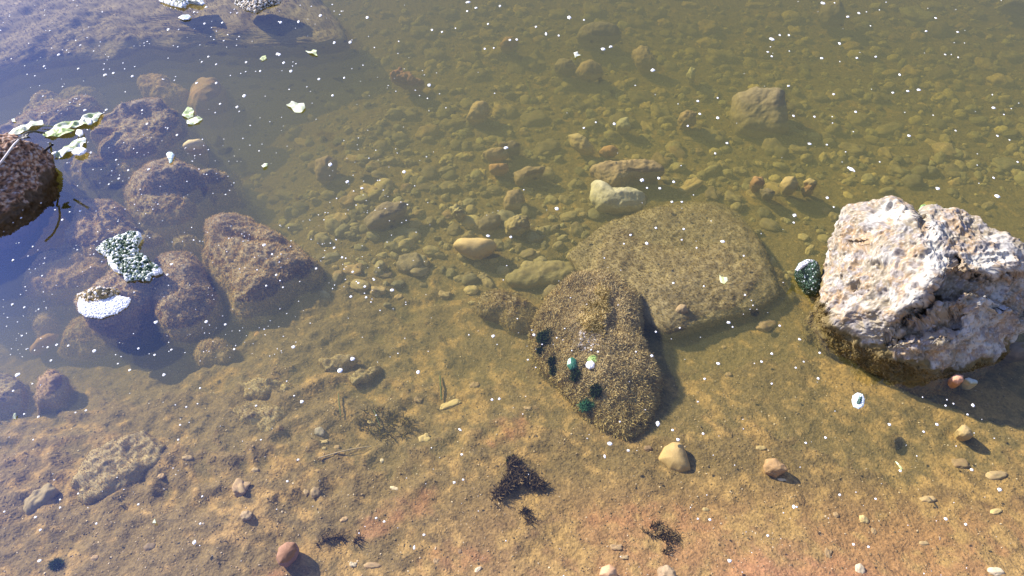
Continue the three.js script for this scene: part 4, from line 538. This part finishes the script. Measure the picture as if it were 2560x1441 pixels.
{ // foam round the crusted tip
  const f = pad([[194, 760], [199, 740], [212, 734], [250, 742], [300, 742], [326, 748], [320, 766], [292, 784], [252, 797], [214, 793], [197, 782]], 0.001, { thick: 0.006, lumps: 0.003, freq: 200, rings: 18, spokes: 120, m: M.foamVC, color: (x, z) => { const [d] = worley(x * 260, 0.5, z * 260); return d < 0.22 ? [0.55, 0.57, 0.60] : [0.86, 0.86, 0.87]; } });
  { const g = new THREE.Group(); g.position.copy(f.position); f.name = 'foam_sheet'; g.add(scatter(f, 2600, bubbleGeo, M.foam, 'bubbles', { scale: [0.0009, 0.0030], keep: (x, y, z, ny) => ny > 0.1, palette: (k, p) => p < 0.12 ? [0.6, 0.6, 0.62] : [1, 1, 1], tilt: 0.6 })); f.position.set(0, 0, 0); g.add(f);
  add(g, 'foam_patch', 'crescent of white foam hugging the pale granular tip', 'foam'); }
  const w = pad([[396, 2], [402, -8], [440, -12], [500, -10], [512, 8], [506, 16], [492, 6], [474, 8], [456, 20], [428, 14]], 0.006, { thick: 0.012, lumps: 0.010, freq: 90, rings: 18, spokes: 90, m: M.foamVC, smooth: 0, color: (x, z) => { const n = fbm(x * 70, 1, z * 70, 2); return n > 0.25 ? [0.10, 0.13, 0.09] : n > 0.05 ? [0.42, 0.45, 0.38] : [0.84, 0.86, 0.86]; } });
  add(w, 'foam_patch', 'lumpy white and green foam scum at the top edge on the flat slab', 'foam');
  const t = pad([[586, 8], [600, -10], [660, -14], [704, -6], [700, 8], [668, 16], [640, 32], [612, 24]], -0.002, { thick: 0.02, lumps: 0.012, freq: 60, rings: 24, spokes: 90, m: M.rock, smooth: 0, color: (x, z) => { const n = 0.5 + 0.5 * fbm(x * 60, 1, z * 60, 3); return mix3([0.10, 0.08, 0.05], [0.45, 0.37, 0.25], n); } });
  const g = new THREE.Group(); g.position.copy(t.position); t.name = 'crust'; g.add(scatter(t, 3500, grain, mat([1, 1, 1], 0.7), 'granules', { scale: [0.0025, 0.006], palette: (k, p) => p < 0.3 ? [0.08, 0.07, 0.045] : p < 0.7 ? [0.5, 0.42, 0.3] : [0.72, 0.72, 0.68], tilt: 1 })); t.position.set(0, 0, 0); g.add(t);
  add(g, 'crusted_tip', 'dry granular crust on the flat slab at the top edge', 'crust');
}
function blob(px, py, w, h, y, label, name, cat, color, { tall = 0.5, m = M.leaf, nz = 0.2, tail, group } = {}) {
  const C = atHeight(px, py, y), u = mpp(C), { pts, idx } = ball(14), pos = [], col = [];
  for (const [a, b, c] of pts) { const s = 1 + nz * fbm(a * 2 + px, b * 2, c * 2 + py, 2); pos.push(a * s * w * u / 2, b * s * Math.min(w, h) * u * tall / 2, c * s * h * u * 0.62); col.push(...color(a, b, c)); }
  const o = meshOf(pos, idx, col, m); o.position.copy(C); return add(o, name, label, cat, group);
}
add(pad([[444, 44], [456, 38], [472, 37], [478, 42], [472, 49], [458, 50]], 0.004, { thick: 0.005, lumps: 0.001, m: M.leaf, color: (x, z, q) => mix3([0.36, 0.45, 0.42], [0.78, 0.80, 0.78], sstep(q, 0.55, 0.85)) }), 'shell', 'pale teal teardrop shell floating over the flat slab', 'shell');
{
  const C = atHeight(425, 391, 0.006), g = new THREE.Group(); g.position.copy(C); const a = pad([[415, 386], [420, 381], [430, 381], [436, 388], [432, 398], [420, 398]], 0.004, { thick: 0.006, lumps: 0.001, m: M.leaf, color: (x, z, q) => mix3([0.42, 0.60, 0.60], [0.76, 0.82, 0.82], sstep(q, 0.6, 0.9)) }), b = pad([[420, 396], [432, 396], [430, 406], [424, 410]], 0.003, { thick: 0.003, m: M.leaf, color: () => [0.30, 0.46, 0.44] });
  a.name = 'bubble_dome'; b.name = 'tail'; a.position.sub(C); b.position.sub(C); g.add(a, b); add(g, 'weed_bubble', 'pale teal bubble with short green tail above the winged rock', 'bubble');
}
{
  const C = atHeight(2146, 1003, 0), g = new THREE.Group(); g.position.copy(C);
  const d = pad([[2130, 1004], [2132, 990], [2144, 982], [2158, 986], [2163, 1000], [2160, 1016], [2148, 1024], [2134, 1018]], 0.003, { thick: 0.005, lumps: 0.003, freq: 200, m: M.foamVC, color: (x, z, q) => { const n = 0.5 + 0.5 * fbm(x * 150, 1, z * 150, 2); return mix3([0.40, 0.50, 0.46], [0.80, 0.84, 0.83], sstep(n, 0.3, 0.55)); } }), e = pad([[2142, 1004], [2148, 994], [2156, 990], [2155, 1002], [2150, 1011], [2142, 1010]], 0.0075, { thick: 0.002, lumps: 0.002, freq: 200, m: M.wetRock, color: () => [0.06, 0.12, 0.09] });
  d.name = 'foam_disc'; e.name = 'green_core'; d.position.sub(C); e.position.sub(C); g.add(d, e); add(g, 'scum_disc', 'round white scum disc with dark green core floating on the boulder shadow', 'scum');
}
const MOSS = [[0.016, 0.03, 0.009], [0.045, 0.07, 0.02]];
function moss(outline, label, y, pal = MOSS, thick = 0.012, name = 'moss_tuft') {
  y = heightOn(mossyRock, ...centroid(outline), onBed(...centroid(outline)).y) - thick * 0.2;
  const s = pad(outline, y, { thick, lumps: thick * 0.8, freq: 110, m: M.rock, smooth: 0, color: (x, z) => mix3(...pal, 0.5 + 0.5 * fbm(x * 160, 1, z * 160, 2)) }), g = new THREE.Group(); g.position.copy(s.position); s.name = 'moss';
  g.add(scatter(s, 500, tuft, M.fuzz, 'moss_fuzz', { scale: [0.5, 1.1], palette: (k, p) => mix3(...pal, clamp(p * 1.3, 0, 1)), keep: (x, yy, z, ny) => ny > 0, tilt: 0.8 })); s.position.set(0, 0, 0); g.add(s);
  return add(g, name, label, 'moss', 'green tufts on the mossy rock');
}
moss([[1342, 842], [1356, 832], [1372, 826], [1388, 832], [1390, 846], [1378, 858], [1360, 862], [1346, 858]], 'largest dark green moss tuft on the shoulder of the mossy rock', -0.014, MOSS, 0.007);
moss([[1349, 876], [1356, 872], [1361, 880], [1356, 888], [1350, 884]], 'dark green moss dot just below the largest tuft', -0.016, MOSS, 0.006);
moss([[1376, 904], [1384, 900], [1386, 910], [1378, 914]], 'faint dark green moss dot halfway down the mossy rock', -0.016, MOSS, 0.005);
moss([[1380, 928], [1388, 922], [1392, 930], [1386, 938]], 'dark green moss dot lowest on the flank of the mossy rock', -0.018, MOSS, 0.006);
moss([[1432, 936], [1442, 930], [1450, 942], [1444, 952], [1434, 950]], 'dark moss tuft below the glossy green bead', -0.008, MOSS, 0.008);
moss([[1448, 1018], [1456, 1010], [1472, 1008], [1484, 1000], [1496, 1004], [1490, 1016], [1470, 1022], [1456, 1028]], 'bright green moss tuft at the foot of the mossy rock', -0.016, [[0.03, 0.11, 0.05], [0.09, 0.24, 0.12]], 0.008);
moss([[1478, 972], [1492, 966], [1500, 976], [1494, 990], [1482, 990]], 'dark moss tuft just above the bright green one', -0.008, MOSS, 0.008);
moss([[1270, 1152], [1278, 1146], [1290, 1150], [1292, 1158], [1280, 1160]], 'dark green weed bud at the tip of the wedge shaped clump', -0.004, MOSS, 0.003);
moss([[132, 1412], [140, 1406], [150, 1408], [152, 1417], [146, 1424], [136, 1421]], 'dark green moss ball in the near corner', -0.01, [[0.035, 0.06, 0.03], [0.08, 0.12, 0.06]], 0.004);
blob(1431, 911, 26, 30, heightOn(mossyRock, 1431, 911, 0) + 0.005, 'glossy teal green bead of weed on the mossy rock', 'weed_bead', 'bead', (a, b, c) => a < -0.35 && c < 0.2 ? [0.45, 0.60, 0.54] : [0.02, 0.12, 0.07], { tall: 0.8, nz: 0.1 });
{
  const on = heightOn(mossyRock, 1480, 908, 0), C = atHeight(1480, 906, on), g = new THREE.Group(); g.position.copy(C);
  const a = pad([[1466, 902], [1472, 892], [1484, 888], [1496, 894], [1498, 906], [1488, 910], [1474, 908]], on + 0.003, { thick: 0.005, lumps: 0.002, color: leafColor([0.26, 0.40, 0.09], [0.36, 0.48, 0.15]) }), b = pad([[1464, 912], [1468, 905], [1480, 903], [1488, 910], [1486, 921], [1474, 924], [1466, 919]], on + 0.005, { thick: 0.006, lumps: 0.001, m: M.foamVC, color: () => [0.84, 0.83, 0.87] });
  a.name = 'green_leaf'; b.name = 'foam_dome'; a.position.sub(C); b.position.sub(C); g.add(a, b); add(g, 'leaf_with_foam', 'bright green leaf curl with a white foam dome on the mossy rock', 'leaf');
}
{ // weed clump against the boulder
  const g = new THREE.Group(), C = atHeight(2022, 686, 0.01); g.position.copy(C);
  const s = stone({ o: [[1990, 676], [1996, 660], [2014, 650], [2036, 650], [2046, 662], [2050, 690], [2052, 720], [2040, 734], [2022, 722], [2004, 700]], y: 0.02, lean: 0.3, f: 0.03, b: 0.03, n: 40, m: M.wetRock, rough: [[0.03, 0.004], [0.01, 0.002]], color: (x, y, z, ny) => { const n = 0.5 + 0.5 * fbm(x * 90, y * 90, z * 90, 2); return mix3([0.012, 0.03, 0.016], [0.05, 0.10, 0.05], n); } });
  const f = s.clone(); g.add(scatter(f, 2200, bubbleGeo, M.bubble, 'bubbles', { scale: [0.0008, 0.0022], palette: (k, p) => p < 0.6 ? [0.015, 0.045, 0.025] : p < 0.9 ? [0.06, 0.13, 0.07] : [0.7, 0.75, 0.75], tilt: 0.6 })); g.children[0].position.copy(s.position).sub(C); s.position.sub(C); s.name = 'weed'; g.add(s);
  const w = pad([[1990, 674], [1998, 660], [2016, 650], [2034, 650], [2038, 658], [2018, 664], [2004, 672], [1996, 680]], 0.048, { thick: 0.006, lumps: 0.004, freq: 150, m: M.foamVC, color: () => [0.66, 0.66, 0.68] }); w.name = 'foam_cap'; w.position.sub(C); g.add(w);
  add(g, 'weed_clump', 'dark green bubbly weed clump with greyish white cap beside the boulder', 'weed');
}
// thin straws and blades under water
function blade(a, b, label, m, r = 0.0016, bow = 0.008, name = 'straw') { const p = onBed(...a, 0.006), q = onBed(...b, 0.006), c = p.clone().lerp(q, 0.5); c.y += bow; add(tube([p, c, q], r, m, 12), name, label, name === 'straw' ? 'straw' : 'grass'); }
blade([795, 1146], [928, 1116], 'long pale straw lying on the near shelf', M.straw, 0.0014, 0.006);
blade([1313, 196], [1328, 262], 'single green grass blade standing in the far gravel', M.grass, 0.0016, 0.02, 'grass_blade');
blade([846, 984], [852, 1040], 'thin dark grass blade on the near shelf', M.grass, 0.0014, 0.01, 'grass_blade');
blade([934, 1026], [950, 1066], 'short thin dark blade right of the weed patch', M.grass, 0.0012, 0.008, 'grass_blade');
blade([1100, 940], [1104, 1000], 'short green blade standing above the sand', M.grass, 0.002, 0.01, 'grass_blade');
blade([1278, 482], [1286, 502], 'tiny dark sliver on the tan blocky stone', M.twig, 0.0016, 0.012, 'grass_blade');

// ------------------------------------------------------------------ foam flecks
const fleckShapes = [0, 1, 2, 3, 4, 5].map((v) => {
  const pos = [], idx = [], S = 16, RG = 5;
  for (const side of [1, -1]) { const from = pos.length / 3; for (let i = 0; i <= RG; i++) for (let j = 0; j < S; j++) { const q = i / RG, a = j / S * 6.2832, w = 1 + (0.10 + 0.05 * v) * simplex(Math.cos(a) * 1.1 + v * 9, Math.sin(a) * 1.1, v), e = Math.sqrt(1 - q * q); pos.push(Math.cos(a) * q * w, side > 0 ? 0.5 * e * (1 + 0.25 * simplex(Math.cos(a) * q * 3 + v, 2, Math.sin(a) * q * 3)) : -0.15 * e, Math.sin(a) * q * w); } for (let i = 0; i < RG; i++) for (let j = 0; j < S; j++) { const a = from + i * S + j, b = from + i * S + (j + 1) % S, d = a + S, e = b + S; side > 0 ? idx.push(a, b, d, b, e, d) : idx.push(a, d, b, b, d, e); } }
  return meshOf(pos, idx, null, null).geometry;
});
const fleckSpots = [];
function fleckMatrix(px, py, w, h, ang) {
  const c = atHeight(px, py, 0.0006), a = ang * Math.PI / 180, e = (dx, dy) => atHeight(px + dx, py + dy, 0.0006).sub(atHeight(px - dx, py - dy, 0.0006)), L = e(Math.cos(a) * w / 2, Math.sin(a) * w / 2), S = e(-Math.sin(a) * h / 2, Math.cos(a) * h / 2);
  return [c, Math.atan2(-L.z, L.x), L.length() / 2, S.length() / 2];
}
function fleck(px, py, w, h = w * 0.8, ang = 0) {
  w *= 0.74; h *= 0.74;
  const [c, turn, l, s] = fleckMatrix(px, py, w, h, ang), m = new THREE.Mesh(fleckShapes[Math.floor(rnd() * 6)], M.foam);
  m.position.copy(c); m.rotation.y = turn; m.scale.set(l, Math.min(l, s) * 0.8, s);
  const label = `${w < 5.6 ? 'tiny' : w < 8 ? 'small' : 'larger'} ${w > h * 1.8 ? 'drawn out' : 'rounded'} white foam fleck floating near ${nearest(px, py)}`;
  add(m, 'foam_fleck', label, 'foam', label.replace('fleck', 'flecks')); fleckSpots.push([px, py]);
}
const flecks = `610,240,12;262,188,12,7;283,183,9,6;330,191,9,6;146,137,11,6;110,166,8,5;195,172,7,5;825,412,13;868,455,11;904,471,8;1010,430,11;1073,213,11;1265,370,15,8;1633,176,14,9,20;1508,123,15,8;1527,117,10,7,20;1605,451,14,10,15;1392,522,13;1617,609,11;1807,604,15,8;1220,590,13,7,15;1277,593,9;850,927,17,15;882,898,16,12;733,868,12;755,1005,13;1045,931,11,12;980,726,14,9;235,878,12;43,938,18,11,-10;410,938,11;324,926,9;390,806,16,9,-25;515,805,11;563,812,8;429,661,12,6,-25;418,687,10,6,-30;660,613,12,8,-30;680,636,7;690,688,8;790,672,8;665,715,7;707,719,6;700,702,5;835,620,8;855,644,8;882,680,8;935,700,8;912,717,9;877,742,9;915,744,8;896,708,7;1645,1060,13,16;1525,1110,16,12,20;1571,1127,10;1696,1100,12;1682,1076,9;1630,890,10;1797,910,10,8;1822,807,13,8;1640,830,7;1233,841,11;1155,1137,9;1248,998,9;1150,1075,12,6,40;485,1357,12,14;98,1403,12;485,30,6;918,44,10;1423,44,13,10;875,106,10;698,137,9;797,198,9;727,178,10;702,56,10,7;746,55,8;521,142,8,5;504,155,6;540,161,6;615,156,8;650,178,7;709,157,9;693,135,10;746,54,8;801,39,10;836,107,10;860,195,7;831,239,8;592,268,9;550,260,7;491,208,8;540,208,8;420,74,9;511,59,7;555,57,7;462,18,8;515,18,9,5;212,276,11,6;265,275,9,6;367,310,8;355,276,6;442,338,8;290,400,6;226,382,8;320,426,7;371,424,9,6;296,447,7;272,461,6;155,550,8,6;137,525,5;200,528,7;174,530,5;52,545,6;81,617,6;32,651,8;30,762,8;60,769,7;96,774,6;105,690,6;54,840,6;119,869,8;141,863,9;80,960,6;32,978,8;95,1043,8;60,1036,7;82,1100,6;127,902,8;294,910,6;346,872,8;170,865,8;428,875,7;386,888,8;500,971,7;585,874,8;1460,50,6;1190,20,10,5;1170,6,16,6,-10;1250,15,8;1220,60,7;1275,100,8;1292,99,8;1365,85,7,10;1340,67,7;1397,89,7;1080,75,8;1105,80,7;1168,28,7;1235,120,6;1212,122,7;1460,320,7;1536,310,10;1490,306,6;1795,295,10;1745,253,9,6;1720,315,7;1750,285,9,6;1818,358,9,6;1789,384,7;1795,245,6;1930,98,19,7,25;1950,88,7;1973,88,7;1920,130,9,4,15;1930,141,7;1972,215,8,5,-25;1985,290,8;2025,360,13,6,15;2068,362,8,4,15;2055,146,11,6;2120,42,9,6,20;2148,33,10,4,30;2143,145,8,5,20;2190,142,8,5,20;2100,109,9;2085,236,9,5;2140,280,8;2037,292,7;2058,8,16,6,20;2316,78,8,5,20;2340,45,10,3,25;2395,80,8,4;2485,270,13,6,20;2298,225,14,6,10;2270,228,11,5,10;2233,232,9,5;2250,187,8;2128,423,30,8,30;2200,405,5;2274,340,13,6,10;2346,472,15,8,5;2494,491,20,9,25;2390,327,6;2495,340,7;2545,405,6;2485,445,7;2525,350,5;1987,539,13,10,10;1985,557,7;2069,495,11,7,20;2085,518,6;1685,455,9;1648,446,10;1618,470,7;1650,471,9;1705,505,8,5;1680,505,9,6,20;1640,570,8;1577,588,8;1560,610,6;1710,573,8;1742,620,6;1684,708,8;1760,716,6;1705,600,6;1860,640,6;1863,738,7;1805,700,6;1700,820,6;1832,818,6;1950,815,8;1930,885,9;1905,905,9;1795,909,11,7;1930,960,7;1990,920,7;2000,849,12,6,20;2050,883,8;2010,905,6;2065,1095,9;2046,947,9;2225,1062,11;2343,1062,11;2310,1080,8;2433,1014,13,9,15;2365,1015,7;2420,1037,7;2385,1010,6;2368,1000,5;2500,1225,16,10,15;2430,1175,11;2252,1178,10;2015,1108,8;1758,1085,9;1745,1005,6;1762,948,8;1550,1055,6;1512,1142,7,12;1590,880,6;1478,875,6;1495,880,7;1230,1000,9;1320,900,6;1335,838,10;1392,845,5;2100,1238,9;2190,1248,8;1985,1268,10,12;1992,1268,7;1775,1300,10;1920,1340,9;2365,1298,12;2415,1312,10;2135,1362,10;2172,1368,9;1825,1403,14;1745,1298,7;1136,1207,10;1158,1200,8;1060,1338,9;1035,1370,7,13;960,1305,9;940,1296,8;718,1204,8;500,1310,8;505,1242,7;240,1310,8;345,1262,8;195,1235,7;150,1250,7;150,1270,8;100,1326,9;88,1294,9;10,1280,7;745,1150,8;652,1100,6;445,1100,7;640,1015,7;735,990,6;214,1027,8;188,1032,6;450,1063,7;465,1018,6`;
for (const r of flecks.split(';')) { const [x, y, w, h, a] = r.split(',').map(Number); fleck(x, y, w, h || undefined, a || 0); }
{ // and the dust of specks too small to count
  const mats = [];
  for (let i = 0; i < 1500; i++) {
    const t = rnd(), px = t < 0.55 ? rr(0, 1100) : rr(0, 2560), py = t < 0.55 ? rr(0, 900) : rr(0, 1441), w = rr(1.4, 3.4); if (fbm(px * 0.004, 1, py * 0.006, 2) < 0.05 && rnd() < 0.85) continue;
    if (px > 2050 && py > 520 && py < 960) continue;
    const [c, turn, l, s] = fleckMatrix(px, py, w, w * rr(0.5, 1), rr(-30, 30)); mats.push(new THREE.Matrix4().compose(c, new THREE.Quaternion().setFromAxisAngle(V(0, 1, 0), turn), V(l, Math.min(l, s), s)));
  }
  const im = new THREE.InstancedMesh(fleckShapes[1], M.foam, mats.length); mats.forEach((m, i) => im.setMatrixAt(i, m));
  add(im, 'foam_specks', 'dust of tiny white foam specks drifting all over the water', null, null, 'stuff');
}
// things that share a label are told apart by their order in the photograph
{
  const by = new Map(), word = ['leftmost', 'second from left', 'third from left', 'fourth from left', 'fifth from left', 'sixth from left', 'seventh from left', 'eighth from left', 'ninth from left', 'tenth from left', 'eleventh from left', 'twelfth from left'];
  for (const o of scene.children) if (o.userData.label && o.userData.category) { if (!by.has(o.userData.label)) by.set(o.userData.label, []); by.get(o.userData.label).push(o); }
  for (const [label, list] of by) if (list.length > 1) list.sort((a, b) => seenAt(a.position)[0] - seenAt(b.position)[0]).forEach((o, i) => { o.userData.label = `${label}, ${i === list.length - 1 ? 'rightmost' : word[i] ?? 'further right'}`; });
}
renderer.render(scene, camera);
